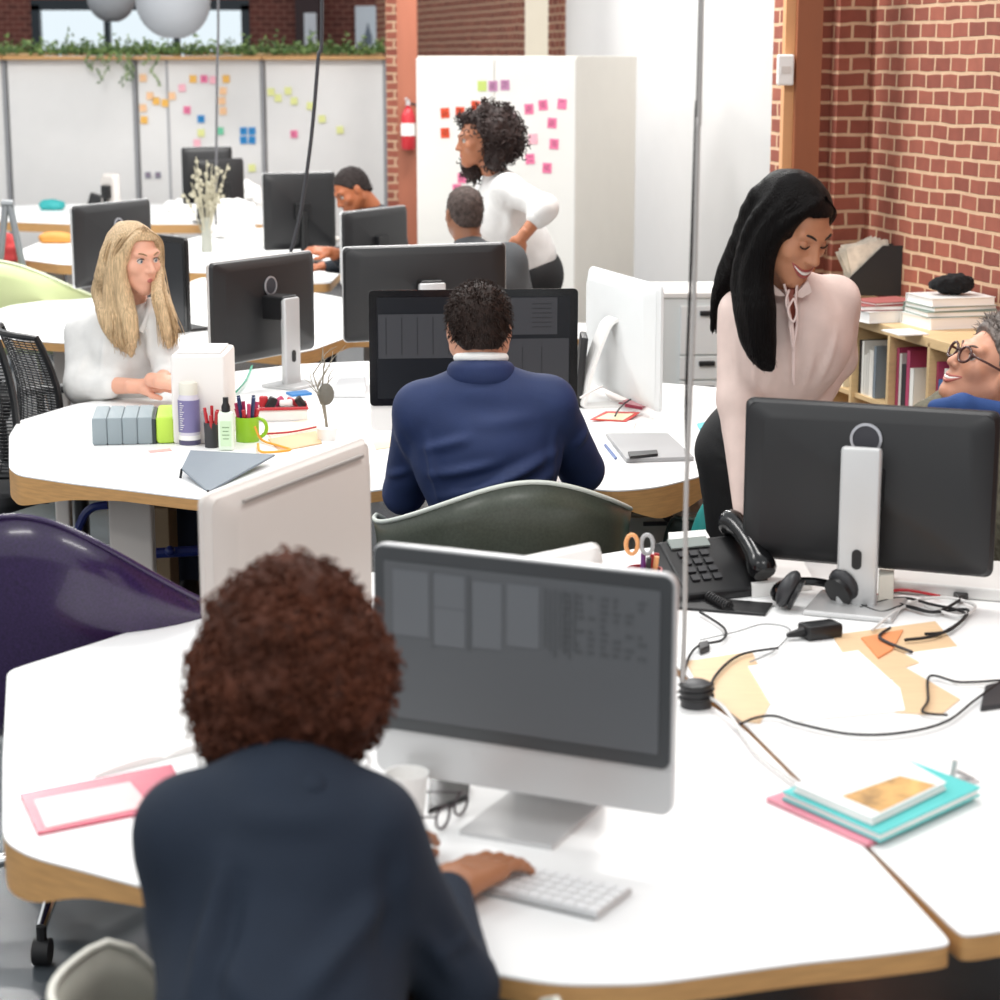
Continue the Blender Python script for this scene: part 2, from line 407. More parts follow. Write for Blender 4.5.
# ============================================================ desks
def desk(label, outline, group=None, z=.74, legs=(), top_m=None):
    """outline: (px,py,edge depth m) around the top, drawn at desk height"""
    pts = [P(a, b, z) for a, b, c in outline]; dep = [c for a, b, c in outline]; n = len(pts)
    # subdivide smoothly for soft corners
    v2 = []; d2 = []
    for i in range(n):
        p0, p1, p2 = pts[i-1], pts[i], pts[(i+1) % n]; la = min(.04, (p0-p1).length*.45); lb = min(.04, (p2-p1).length*.45)
        A_ = p1+(p0-p1).normalized()*la; B_ = p1+(p2-p1).normalized()*lb
        fa = dep[i]+(dep[i-1]-dep[i])*la/(p0-p1).length; fb = dep[i]+(dep[(i+1) % n]-dep[i])*lb/(p2-p1).length
        for k in range(5):
            t = k/4; v2.append(A_*(1-t)**2+p1*2*t*(1-t)+B_*t*t); d2.append(fa*(1-t)**2+dep[i]*2*t*(1-t)+fb*t*t)
    cx = sum((p.x for p in v2))/len(v2); cy = sum((p.y for p in v2))/len(v2)
    root = thing('office_desk', label, 'desk', (cx, cy, 0), 0, group); N = len(v2)
    MB().prism([(p.x, p.y) for p in v2], z-.004, z).build('desktop', top_m or M_DESK, root, world=True)
    e = MB(); vs = [(p.x, p.y, z-.0045) for p in v2]+[(p.x, p.y, z-d) for p, d in zip(v2, d2)]
    inn = [(p.x+(cx-p.x)*.04, p.y+(cy-p.y)*.04, z-d) for p, d in zip(v2, d2)]; inn2 = [(p.x+(cx-p.x)*.04, p.y+(cy-p.y)*.04, z-.02) for p in v2]
    vs += inn+inn2
    fs = [(k, k+N, (k+1) % N+N, (k+1) % N) for k in range(N)]+[(k+N, k+2*N, (k+1) % N+2*N, (k+1) % N+N) for k in range(N)]+[(k+2*N, k+3*N, (k+1) % N+3*N, (k+1) % N+2*N) for k in range(N)]
    fs.append(tuple(range(3*N, 4*N))); e.add(vs, fs); e.build('wood_edge', M_WOOD, root, world=True)
    for (lx, ly, sx, sy) in legs:
        q = P(lx, ly, z); MB().box((q.x, q.y, (z-.03)/2), (sx, sy, z-.03), bev=.008).build('leg', M_GPLAS, root, world=True)
    return root
desk('large white desk in the foreground with pale wood edge, where the curly-haired woman types',
     [(7, 671, .03), (28, 664, .03), (110, 638, .03), (203, 608, .03), (330, 575, .03), (558, 560, .03), (698, 696, .03), (742, 727, .03), (803, 788, .03), (870, 853, .035), (949, 940, .035), (948, 945, .035), (870, 955, .035), (800, 962, .035), (650, 983, .035), (560, 984, .035), (500, 975, .035), (400, 950, .03), (300, 925, .03), (142, 886, .033), (80, 869, .045), (30, 856, .08), (6, 842, .085), (3, 830, .07), (3, 760, .03)],
     'foreground desk cluster', legs=((600, 850, .05, .05), (250, 800, .05, .05)))
desk('white desk at right with wood edge, under the cables and big black monitor',
     [(566, 560, .03), (640, 548, .03), (745, 546, .03), (900, 556, .03), (1060, 566, .03), (1180, 640, .03), (1200, 900, .03), (1010, 929, .04), (965, 936, .04), (955, 930, .04), (873, 850, .03), (806, 785, .03), (746, 725, .03), (706, 694, .03)],
     'foreground desk cluster', legs=((1030, 800, .05, .05),))
desk('white desk in the middle at left with deep rounded wood corner, by the blonde woman',
     [(9, 436, .03), (18, 421, .03), (75, 404, .03), (150, 392, .03), (230, 372, .03), (300, 364, .03), (370, 361, .03), (488, 361, .03), (488, 482, .035), (383, 489, .035), (290, 503, .035), (200, 499, .035), (120, 489, .035), (70, 483, .05), (18, 475, .095), (9, 468, .09)],
     'middle desk cluster', legs=((130, 470, .13, .06), (60, 425, .05, .05), (360, 400, .05, .05)))
desk('white desk in the middle at right with leaf-shaped wood edge, under the grey laptop',
     [(490, 361, .03), (600, 378, .03), (725, 388, .03), (745, 405, .03), (742, 448, .03), (715, 472, .05), (690, 479, .085), (662, 486, .10), (640, 489, .075), (612, 491, .04), (570, 486, .03), (490, 482, .03)],
     'middle desk cluster', legs=((560, 420, .05, .05), (705, 420, .05, .05)))
desk('white wavy desk behind the blonde woman and the black monitor',
     [(-10, 312, .03), (12, 305, .03), (100, 293, .03), (300, 290, .03), (340, 297, .03), (420, 318, .03), (484, 322, .03), (484, 340, .03), (420, 337, .04), (366, 336, .05), (350, 336, .05), (315, 349, .06), (291, 354, .05), (230, 351, .04), (100, 345, .04), (66, 343, .04), (-10, 338, .04)],
     'back desk clusters', legs=((370, 325, .06, .06), (60, 330, .06, .06)))
desk('small white desk in the back, beside the black monitor at left', [(14, 253, .03), (40, 242, .03), (150, 236, .03), (178, 236, .03), (182, 262, .05), (140, 268, .06), (59, 264, .06), (20, 259, .06)],
     'back desk clusters', legs=((55, 258, .1, .06),))
desk('white desk in the back centre, cluttered with papers and vase', [(185, 240, .03), (230, 228, .03), (325, 228, .03), (336, 250, .03), (343, 270, .04), (330, 283, .05), (250, 285, .05), (215, 273, .06), (186, 272, .06)],
     'back desk clusters', legs=((205, 262, .06, .06),))
desk('long white desk farthest back in front of the partition', [(-30, 207, .03), (60, 204, .03), (220, 204, .03), (330, 207, .03), (330, 224, .06), (218, 224, .07), (70, 224, .07), (-30, 220, .07)], 'back desk clusters', legs=((70, 215, .08, .06), (205, 215, .08, .06)))
desk('small white desk behind the blue-suited man\'s screen at its right end', [(488, 322, .03), (590, 323, .03), (600, 338, .03), (488, 340, .03)], 'back desk clusters', legs=((560, 328, .06, .06),))
# ============================================================ whiteboard partition
PY = 18.2
seams = [(-70, 4), (7, 134), (137, 262), (265, 385)]
bm_ = mat('whiteboard_panel', '#E3E1DF', .5)
names = ['white partition panel at the far left edge', 'blank white partition panel under trailing plants, left of the notes', 'white partition panel with orange and blue sticky notes', 'white partition panel with yellow lines of notes, nearest the brown column']
leafm = [mat('leaf_a', '#4F6A35', .6, var=.2), mat('leaf_b', '#7F9658', .6, var=.2)]
for (x0, x1), lb in zip(seams, names):
    a = at(x0, 57, PY); b = at(x1, 57, PY); w = b.x-a.x; cx = (a.x+b.x)/2
    r = thing('partition_panel', lb, 'partition', (cx, PY, 0), 0, 'white partition panels along the back')
    MB().box((0, 0, 1.0), (w, .06, 1.86), bev=.012).build('board', bm_, r)
    MB().box((0, -.02, 1.94), (w+.02, .22, .03), bev=.008).build('top_shelf', M_WOOD, r)
    if x0 == 137: MB().box((at(167, 57, PY).x-cx, -.034, 1.0), (.02, .012, 1.84)).build('seam_strip', mat('seam_grey', '#A9A9AC', .5), r)
    MB().box((w/2, -.0, 1.0), (.035, .09, 1.86)).build('post', mat('seam_grey2', '#8F8F92', .5), r)
    for s in (-1, 1): MB().box((s*w*.4, 0, .04), (.05, .4, .05), bev=.01).build('foot', M_GPLAS, r)
# planters with leafy plants along the top
for i, (x0, x1) in enumerate([(-30, 60), (62, 120), (122, 182), (184, 250), (252, 318), (320, 384)]):
    a = at(x0, 57, PY); b = at(x1, 57, PY); w = b.x-a.x
    lab = ['leafy trailing plant in trough at the far left above the partition', 'leafy plant in trough above the partition, below the small paper lantern', 'trailing plant hanging down the partition left of the orange notes', 'leafy plant in trough above the blue notes', 'leafy plant in trough where the thin black cable crosses the partition', 'leafy plant in trough at the right end of the partition, under the framed picture'][i]
    r = thing('potted_plant', lab, 'plant', ((a.x+b.x)/2, PY, 1.955), 0, 'plants along the partition top')
    MB().box((0, 0, .015), (w*.96, .12, .024), bev=.006).build('trough', M_BIRCH, r)
    mb = MB(); rr = random.Random(i)
    cnt = 520
    for k in range(cnt):
        x = rr.uniform(-w/2, w/2); h = abs(rr.gauss(0, .042))*(1.35 if x*7 % 1 > .5 else .8)-.03; y = rr.uniform(-.13, .1)
        mb.mi = 0 if rr.random() < .6 else 1
        c = Vector((x, y, .05+h)); d = Vector((rr.gauss(0, 1), rr.gauss(0, 1), rr.gauss(0, .8))).normalized(); u = d.orthogonal().normalized()
        l = rr.uniform(.018, .036); mb.add([c-d*l, c+u*l*.45, c+d*l, c-u*l*.45], [(0, 1, 2, 3)])
    if i in (1, 2):
        for k in range(5):
            x = rr.uniform(0, w/2) if i == 1 else rr.uniform(-w/2, w*.2); L = rr.uniform(.1, .42)
            for j in range(int(L/.03)):
                c = Vector((x+.03*math.sin(j*.7+k)+rr.gauss(0, .012), -.15-rr.random()*.03, .02-j*.022)); mb.mi = 0 if rr.random() < .5 else 1
                d = Vector((rr.gauss(0, 1), rr.gauss(0, .4), rr.gauss(0, 1))).normalized(); u = Vector((-d.z, 0, d.x)).normalized()
                mb.add([c-d*.024, c+u*.011, c+d*.024, c-u*.011], [(0, 1, 2, 3)])
    mb.build('foliage', leafm, r)
# sticky notes
NC = {'orange': '#F6C79A', 'amber': '#F0B95A', 'pink': '#F07FA6', 'palepink': '#F5B6C2', 'blue': '#2F8FD0', 'teal': '#3FB6AE', 'yellow': '#E3E59A', 'green': '#6FC7A0', 'red': '#E0512F', 'lime': '#C9D977', 'mauve': '#C58BB0'}
def note(px, py, Y, col, label, sz=.075, nx=0, yaw=0, group=None, w=1):
    c = at(px, py, Y); m = mat('note_'+col, NC[col], .7)
    mb = MB(); mb.box((0, 0, 0), (sz*w, .003, sz*1.05), Rz(yaw)@Matrix.Rotation(random.uniform(-.08, .08), 3, 'Y'))
    o = mb.build('sticky_note', m, rebase=False); o.location = c; tag(o, label, 'sticky note', group)
    k = MB(); ink = mat('note_ink_'+col, tuple(x*.45 for x in hexc(NC[col])[:3]), .8)
    for j in range(3): k.box((random.uniform(-.006, .006), -.0025, sz*(.25-.22*j)), (sz*w*.55, .002, sz*.09), Rz(yaw))
    if col in ('red', 'blue', 'pink', 'mauve', 'teal'): k.build('handwriting', ink, o)
    return o
g1 = 'notes on the far partition'; nY = PY-.045
L = [(143, 78, 'orange', 'orange note high on the left part of the noted partition'), (150, 96, 'orange', 'orange note just below the topmost left orange one on the partition'), (143, 108, 'orange', 'pale orange note left of the amber cluster on the partition'),
     (156, 101, 'amber', 'amber note in the left cluster of the partition'), (165, 103, 'amber', 'amber note touching the seam strip of the partition'), (144, 120, 'amber', 'amber note lowest of the left cluster on the partition'),
     (172, 96, 'orange', 'orange note just right of the seam strip'), (182, 88, 'palepink', 'pale pink note between the clusters on the partition'), (193, 79, 'amber', 'amber note left of the bright pink one at the top'),
     (204, 79, 'pink', 'bright pink note in the top row of the partition'), (213, 80, 'palepink', 'pale pink note right of the bright pink one in the top row'), (226, 79, 'amber', 'amber note at the right end of the top row'), (223, 91, 'orange', 'orange note in the column below the top row'),
     (222, 101, 'orange', 'orange note in the middle of the right hand column'), (223, 111, 'orange', 'orange note at the foot of the right hand column'), (187, 110, 'pink', 'bright pink note alone mid partition'),
     (201, 119, 'blue', 'single blue note left of the block of four'), (201, 133, 'yellow', 'yellow note below the single blue one'), (220, 131, 'green', 'green note beside the thin hanging cable'), (197, 143, 'palepink', 'pale pink note just above the far monitor'),
     (243.5, 131, 'blue', 'blue note, top left of the block of four'), (252, 131, 'blue', 'blue note, top right of the block of four'), (243.5, 140, 'blue', 'blue note, bottom left of the block of four'), (252, 140, 'blue', 'blue note, bottom right of the block of four'),
     (252, 168, 'yellow', 'yellow note low on the partition beside the plant'), (271, 92, 'yellow', 'yellow note, leftmost on the panel by the column'), (278, 98, 'yellow', 'yellow note second along the sloping yellow line'), (288, 91, 'yellow', 'yellow note highest of the sloping yellow line'), (294, 101, 'yellow', 'yellow note fourth along the sloping yellow line'),
     (310, 106, 'yellow', 'pale yellow note midway down the sloping line'), (322, 119, 'yellow', 'yellow note second lowest of the sloping line'), (340, 130, 'yellow', 'yellow note at the low end of the sloping line'), (294, 134, 'pink', 'bright pink note on the panel by the column')]
for px, py, c, lb in L: note(px, py, nY, c, lb, .06, group=g1)
for px, lb in ((148, 'small grey card low on the partition, left'), (158, 'small grey card low on the partition, right')):
    o = note(px, 175, nY, 'mauve', lb, .05, group=g1); o.data.materials[0] = mat('card_grey', '#8E8E9C', .6)
# ============================================================ tall cream cabinet
CY = 12.5
ca = at(417, 56, CY+.42); cb = at(577, 56, CY); cc = at(637, 56, CY+1.05)
r = thing('tall_cabinet', 'tall cream cabinet covered in pink and red sticky notes', 'cabinet', (cb.x, cb.y, 0))
cr = mat('cabinet_cream', '#EFECE6', .5); dd = ca+(cc-cb)
MB().prism([(ca.x, ca.y), (cb.x, cb.y), (cc.x, cc.y), (dd.x, dd.y)], .05, 1.955).build('body', mat('cabinet_side', '#E6E0D6', .5), r, world=True, bev=.006)
ux = (ca-cb); ux.z = 0; Lw = ux.length; ux.normalize(); nf = Vector((ux.y, -ux.x, 0)); nf = nf if nf.y < 0 else -nf
yawf = math.atan2(-ux.y, -ux.x)
for k in range(2):
    c = cb+ux*(Lw*(.25+.5*k)); MB().box((c.x+nf.x*.012, c.y+nf.y*.012, 1.0), (Lw*.5-.004, .02, 1.88), Rz(yawf)).build('door', cr, r, world=True, bev=.004)
c = cb+ux*(Lw*.5); MB().box((c.x, c.y+.03, .03), (Lw*.95, .04, .06), Rz(yawf)).build('plinth', M_GPLAS, r, world=True)
def cabnote(px, py, col, lb):
    # intersect ray with door plane
    d = ray(px, py); o = Vector((0, 0, ZC)); q = cb+nf*.026; t = (q-o).dot(nf)/d.dot(nf); c = o+d*t
    n_ = note(px, py, 12, col, lb, .058, yaw=yawf, group='notes on the cream cabinet'); n_.location = c
for a in [(482, 86, 'lime', 'lime note at the left end of the top row on the cabinet'), (493, 86, 'mauve', 'mauve note in the middle of the top row on the cabinet'), (505, 85, 'mauve', 'mauve note at the right end of the top row on the cabinet'),
          (445, 113, 'red', 'red note, upper left on the cabinet'), (460, 112, 'red', 'red note, middle of the upper red row'), (475.5, 106, 'red', 'red note, highest, above the curly head'), (445, 133, 'red', 'red note alone below the upper red row'),
          (512, 119, 'pink', 'pink note just right of the curly hair'), (513, 141, 'teal', 'teal note at the back of the curly head'), (529, 109, 'pink', 'pink note, left of the upper pink row'), (543, 105, 'pink', 'pink note, middle of the upper pink row'), (562, 104, 'pink', 'pink note, right end of the upper pink row'),
          (552, 123, 'pink', 'pink note below the right end of the upper pink row'), (533, 139, 'palepink', 'pale pink note in the middle of the pink scatter'), (554, 144, 'pink', 'pink note at right in the middle of the scatter'), (530, 159, 'pink', 'pink note above the standing woman\'s shoulder'), (547, 168, 'pink', 'pink note lowest at the right of the cabinet'),
          (466, 166, 'pink', 'pink note under the standing woman\'s chin'), (462, 178, 'pink', 'pink note half behind the white-shirted woman\'s chest'), (457, 189, 'pink', 'pink note lowest left, just above the grey man\'s head')]: cabnote(*a)
# fire extinguisher on the far column
e = at(408, 150, 15.08); r = thing('fire_extinguisher', 'red fire extinguisher hanging on the far brown column', 'fire extinguisher', (e.x, 15.145, e.z))
MB().lathe([(.0, 0), (.045, 0), (.052, .02), (.052, .24), (.03, .29), (.018, .3), (.018, .32)], n=16).build('cylinder', M_RED, r, smooth=True)
MB().lathe([(.0535, .10), (.0535, .19)], n=16).build('label_band', M_WPLAS, r, smooth=True)
MB().box((0, 0, .335), (.03, .03, .04)).box((-.01, -.02, .365), (.02, .1, .012)).build('valve', M_SILVER, r)
MB().tube(curve_pts([(.02, 0, .33), (.07, -.01, .3), (.07, -.01, .15)]), .008).build('hose', M_RUBBER, r, smooth=True)
# framed pictures on the far wall
for (x0, x1, y0, y1, Y, lb) in ((355, 381, 6, 48, 24.97, 'white poster with a small grey tower print above the partition'), (304, 317, 13, 50, 24.575, 'narrow pale poster beside the thin black cable')):
    a = at(x0, y0, Y); b = at(x1, y1, Y); r = thing('poster', lb, 'poster', ((a.x+b.x)/2, Y, b.z), 0)
    w = b.x-a.x; h = a.z-b.z; MB().box((0, 0, h/2), (w, .03, h), bev=.005).build('board', mat('poster_white', '#DCE3EA', .5), r)
    pr = MB(); pr.box((0, -.02, h*.2), (w*.3, .006, h*.25)); pr.add([(-w*.12, -.02, h*.32), (w*.12, -.02, h*.32), (0, -.02, h*.62)], [(0, 1, 2)]); pr.build('print', mat('poster_ink', '#6E7886', .6), r)
# light switch by the near column
sw = at(787, 70, 8.93); r = thing('wall_switch', 'white thermostat box on the tan side of the brown column', 'switch', (sw.x, 8.985, sw.z-.06))
MB().box((0, 0, .06), (.07, .05, .13), bev=.008).build('housing', M_WPLAS, r); MB().box((0, -.027, .06), (.04, .006, .03)).build('display_window', M_GPLAS, r)
# paper lanterns
for (px, py, rr_, Y, lb) in ((111, -2, .215, 19.0, 'smaller round grey paper lantern at the left'), (173, 1, .30, 17.0, 'larger round grey paper lantern')):
    c = at(px, py, Y); r = thing('paper_lantern', lb, 'lantern', (c.x, c.y, c.z-rr_), 0, 'round paper lanterns')
    lm = mat('lantern_paper', '#A4A7AC', .8); prof = []
    for k in range(33):
        th = PI*(.08+.84*k/32); rad = rr_*math.sin(th)*(1+.008*math.cos(k*PI)); prof.append((rad, rr_-rr_*math.cos(th)))
    MB().lathe(prof, n=32).build('shade', lm, r, smooth='all')
    MB().tube([(0, 0, rr_*2-.02), (0, 0, HW-c.z+rr_)], .006, 6).build('cord', M_BLACK, r)
# ceiling lamps (real luminaires above the picture)
def area(name, loc, size, power, col=(1, .98, .95)):
    l = bpy.data.lights.new(name, 'AREA'); l.shape = 'RECTANGLE'; l.size = size[0]; l.size_y = size[1]; l.energy = power; l.color = col
    o = bpy.data.objects.new(name, l); o.location = loc; C.objects.link(o); return o
for i, (x, y) in enumerate([(-2.5, 1.5), (1.2, 1.2), (-2.8, 5.2), (.6, 5.0), (-3.2, 9.5), (.2, 9.3), (-3.5, 14), (-.4, 14)]):
    area('ceiling_lamp', (x, y, 4.0), (1.6, .5), 45 if y < 4 else 60 if y < 8 else 130)
w = bpy.data.worlds.new('world'); bpy.context.scene.world = w; w.use_nodes = True
w.node_tree.nodes['Background'].inputs[0].default_value = (.93, .97, 1, 1); w.node_tree.nodes['Background'].inputs[1].default_value = 1.0
# ============================================================ displays
def display(label, TL, TR, zt, ph, style='back', logo=True, stand='slab', grp=None, th=.03, cat='monitor', glass=None, ui=0, zb=.74, foot=(.24, .2), stand_side=None, shell=None, tilt=0, scol=(.105, .085), lift=0, edge=None):
    A_ = P(TL[0], TL[1], zt); B_ = P(TR[0], TR[1], zt); w = (B_-A_).length; mid = (A_+B_)/2; d = (B_-A_).normalized()
    rz = math.atan2(d.y, d.x)
    r = thing('computer_monitor' if cat == 'monitor' else 'desktop_computer', label, cat, (mid.x, mid.y, zb), rz, grp)
    H = zt-zb; zc = H-ph/2; s = -1 if style == 'back' else 1   # s: side where the stand is (local y)
    sh = shell or M_BACKSH
    if style == 'back':
        mb = MB(); mb.slab(w, ph, .018, 0, .012, zc); mb.build('bezel', edge or (M_SILVER if shell is None else sh), r, bev=.002)
        mb = MB(); mb.slab(w-.004, ph-.004, .018, -.012, .0, zc, k0=.97); mb.slab(w*.97, ph*.96, .03, -.035, -.0119, zc, k0=.86); mb.build('back_shell', sh, r, smooth=True)
        MB().slab(w-.03, ph-.03, .004, .0122, .016, zc).build('screen', glass or M_SCREEN2, r)
        if logo:
            c = (0, -.036, zc+ph*(.22+lift*.55))
            R = Matrix.Rotation(PI/2, 3, 'X')
            MB().lathe([(.030, 0), (.036, .002), (.036, .006), (.030, .007), (.030, 0)], c, 28, R, cap=False).build('logo_ring', mat('ring_silver', '#B9B9BE', .3, metal=.6), r, smooth=True)
            MB().lathe([(.0, .0), (.031, .0), (.031, .004)], c, 28, R).build('logo_disc', mat('ring_disc', '#3A3A40', .6), r)
    else:
        mb = MB(); mb.slab(w, ph, .02, -.008, .008, zc); mb.build('casing', M_SILVER if style == 'front' else sh, r, bev=.002, smooth=True)
        mb = MB(); mb.slab(w*.97, ph*.95, .02, .008, .035, zc, k1=.8); mb.build('back_shell', M_SILVER if style == 'front' else sh, r, smooth=True)
        ch = ph*.19 if style in ('front', 'front3') else 0
        gh = ph-ch-(.008 if style != 'front3' else -.006)
        MB().slab(w-(.008 if style != 'front3' else -.004), gh, .014, -.012, -.008, zc+ch/2).build('bezel', mat('bezel_dark', '#434547', .3) if style == 'front' and ui == 1 else M_BLACKG, r)
        MB().slab(w-.045, gh-.045, .003, -.0135, -.012, zc+ch/2).build('screen', glass or M_SCREEN2, r)
        if ui == 1:
            m1 = mat('ui_light', '#65686C', .5); m2 = mat('ui_dark', '#4E5053', .5); mb = MB(); rr = random.Random(3)
            x0 = -w/2+.03; zt_ = zc+ch/2+gh/2-.03
            def R_(a, b, c, e, k, q=None):
                m = MB() if q is None else q
                m.box((x0+(a+c)/2*(w-.06), -.0140-.0002*k, zt_-(b+e)/2*(gh-.06)), ((c-a)*(w-.06), .0008, (e-b)*(gh-.06))); return m
            pn = MB()
            for q in ((.02, .02, .16, .46), (.18, .02, .30, .5), (.33, .04, .44, .48), (.46, .03, .58, .44)): R_(*q, 1, pn)
            pn.build('window_panes', m1, r)
            ln = MB()
            for k in range(7): R_(.60+.018*k, .03+.01*(k % 2), .606+.018*k, .42+.03*(k % 3), 1, ln)
            for row in range(9):
                for k in range(7):
                    if rr.random() < .75: R_(.67+.045*k, .05+.045*row, .67+.045*k+rr.uniform(.012, .03), .07+.045*row, 1, ln)
            R_(.175, .0, .18, .52, 2, ln); R_(.315, .0, .318, .52, 2, ln); R_(.18, .24, .3, .245, 2, ln)
            ln.build('text_lines', m2, r)['kind'] = 'stuff'
        if ui == 2:
            m1 = mat('ui2_light', '#3A3B3F', .5); m2 = mat('ui2_line', '#26272B', .5); pn = MB(); x0 = -w/2+.02; zt_ = zc+ch/2+gh/2-.02; W_ = w-.04; G_ = gh-.04
            for (a, b, c, e) in ((.01, .17, .40, .60), (.44, .02, .93, .38), (.44, .42, .99, .98)):
                pn.box((x0+(a+c)/2*W_, -.0142, zt_-(b+e)/2*G_), ((c-a)*W_, .0008, (e-b)*G_))
            pn.build('window_panes', m1, r); ln = MB()
            for k in range(5): ln.box((x0+(.05+.08*k)*W_, -.0148, zt_-.38*G_), (.003, .0008, .36*G_))
            for k in range(6): ln.box((x0+.85*W_, -.0148, zt_-(.08+.045*k)*G_), (.1*W_, .0008, .002))
            for k in range(4): ln.box((x0+(.55+.1*k)*W_, -.0148, zt_-.7*G_), (.002, .0008, .4*G_))
            ln.build('text_lines', m2, r)['kind'] = 'stuff'
    # stand
    if stand == 'slab':        # silver column on the back face with a flat foot
        y = s*scol[1]
        MB().box((0, y, (zc+ph*(.12+lift))/2), (scol[0], .026, zc+ph*(.12+lift)), bev=.008).build('stand_column', M_SILVER, r, smooth=True)
        MB().box((0, (s*.03+y)/2, zc+ph*.02), (.09, abs(y)-.02, .09), bev=.008).build('hinge', M_BLACK, r)
        MB().box((0, y+s*.005, .006), (foot[0], foot[1], .012), bev=.005).build('foot', M_SILVER, r)
        MB().slab(.022, .045, .01, y+s*.0135 if s > 0 else y-.0155, y+s*.0135+.002 if s > 0 else y-.0135, .115).build('cable_hole', M_BLACK, r)
    elif stand == 'imac':
        MB().add(*bent_stand(zc, s, foot)).build('stand', shell or M_SILVER, r, smooth=True)
    elif stand == 'far':
        MB().add(*bent_stand(zc, 1, foot)).build('stand', shell or M_SILVER, r, smooth=True)
        MB().box((0, -.0335, H-.022), (w*.74, .006, .007)).build('vent_slot', mat('vent_grey', '#8E8782', .6), r)
    elif stand == 'pole':
        MB().tube([(0, s*.06, .01), (0, s*.06, zc)], .02, 12).build('stand_pole', M_BLACK, r, smooth=True)
        MB().box((0, s*.045, zc), (.1, .04, .1), bev=.006).build('hinge', M_BLACK, r)
        MB().box((0, s*.06, .008), (.24, .19, .016), bev=.006).build('foot', M_BLACK, r)
    return r
def bent_stand(zc, s, foot):
    prof = [(s*.035, zc+.03), (s*.07, zc), (s*.13, zc*.45), (s*.145, .05), (s*.15, .006), (s*.03, .003), (-s*.06, .003)]
    # strip with thickness
    vs = []; fs = []; w = foot[0]/2; t = .006
    pr = curve_pts([(0, y, z) for y, z in prof], 5)
    for i, p in enumerate(pr):
        q = pr[min(i+1, len(pr)-1)]-pr[max(i-1, 0)]; n = Vector((0, -q.z, q.y)).normalized()*t
        for sx in (-w, w):
            vs.append((sx, p.y+n.y, max(p.z+n.z, 0))); vs.append((sx, p.y-n.y, max(p.z-n.z, 0)))
    for i in range(len(pr)-1):
        a = i*4; b = a+4; fs += [(a, a+2, b+2, b), (a+1, b+1, b+3, a+3), (a, b, b+1, a+1), (a+2, a+3, b+3, b+2)]
    fs += [(0, 1, 3, 2), tuple(len(vs)-4+k for k in (0, 2, 3, 1))]
    return vs, fs
m1 = display('big silver computer with grey screen in front of the curly-haired woman', (375, 541), (678, 574), 1.19, .385, 'front', ui=1, glass=M_SCREEN, stand='imac', foot=(.16, .2), cat='computer')
display('white all-in-one computer seen from behind, standing beyond the curly brown hair', (203, 497), (366, 437), 1.20, .42, 'back', logo=False, stand='far', shell=M_GPLAS, foot=(.2, .2), cat='computer', th=.05)
display('white computer half hidden behind the top edge of the foreground screen', (440, 575), (601, 542), 1.05, .28, 'back', logo=False, stand='imac', shell=M_WPLAS, foot=(.12, .2), cat='computer')
display('big black monitor back with silver stand at right, in front of the smiling man', (746, 397), (1001, 412), 1.19, .375, 'back', foot=(.2, .2), scol=(.09, .085), lift=.16, edge=M_BLACK)
display('grey and black computer screen in front of the man in the blue suit', (369, 291), (577, 289), 1.256, .43, 'front3', ui=2, stand='imac', foot=(.2, .2), cat='computer', shell=M_WPLAS)
display('wide dark monitor back directly behind the blue-suited man\'s screen', (342, 247), (506, 242), 1.256, .36, 'back', logo=False, stand='slab', foot=(.2, .17))
display('dark monitor back with curved silver stand, beside the tall white box', (208, 263), (312, 250), 1.22, .385, 'back', foot=(.18, .16), stand='slab', scol=(.09, .13))
display('dark monitor back with round badge behind the blonde woman\'s head', (71, 206), (149, 198), 1.25, .40, 'back', stand='pole')
display('black screen seen edge-on just right of the blonde woman\'s face', (140, 232), (187, 238), 1.17, .42, 'front2', stand='pole', shell=M_BLACK)
display('dark tilted monitor far back in front of the orange notes', (181, 147), (232, 146), 1.30, .42, 'back', logo=False, stand='pole')
display('black monitor overlapping the far tilted monitor on its right', (196, 160), (243, 158), 1.24, .42, 'back', logo=False, stand='pole', shell=M_BLACK)
display('dark monitor under the hanging black cable, far left of the bending man', (262, 173), (335, 171), 1.28, .46, 'back', logo=False, stand='pole')
display('square dark monitor in front of the far man bending down', (341, 212), (406, 205), 1.17, .38, 'back', logo=False, stand='pole')
display('white computer seen from behind, right of the blue-suited man, with bent white stand', (590, 266), (661, 286), 1.20, .43, 'back', logo=False, stand=None, shell=mat('cool_white', '#D9DBDB', .4), cat='computer')
w1 = bpy.context.scene.objects
wc = [o for o in w1 if o.get('label', '').startswith('white computer seen from behind, right')][0]
MB().add(*bent_stand(.28, -1, (.09, .2))).build('stand', M_WPLAS, wc, smooth=True)
display('small grey screen far back left beside the tiny black phone', (103, 173), (118, 174), 1.05, .28, 'back', logo=False, stand='pole', shell=M_GPLAS, zb=.74)
c = P(580, 404, .74); o = MB().box((c.x, c.y, .865), (.025, .17, .25), Matrix.Rotation(.10, 3, 'Y'), bev=.006).build('black_binder', M_BLACK, smooth=True); o.location.z = .741; tag(o, 'slim black binder standing right of the blue-suited man\'s screen', 'binder')
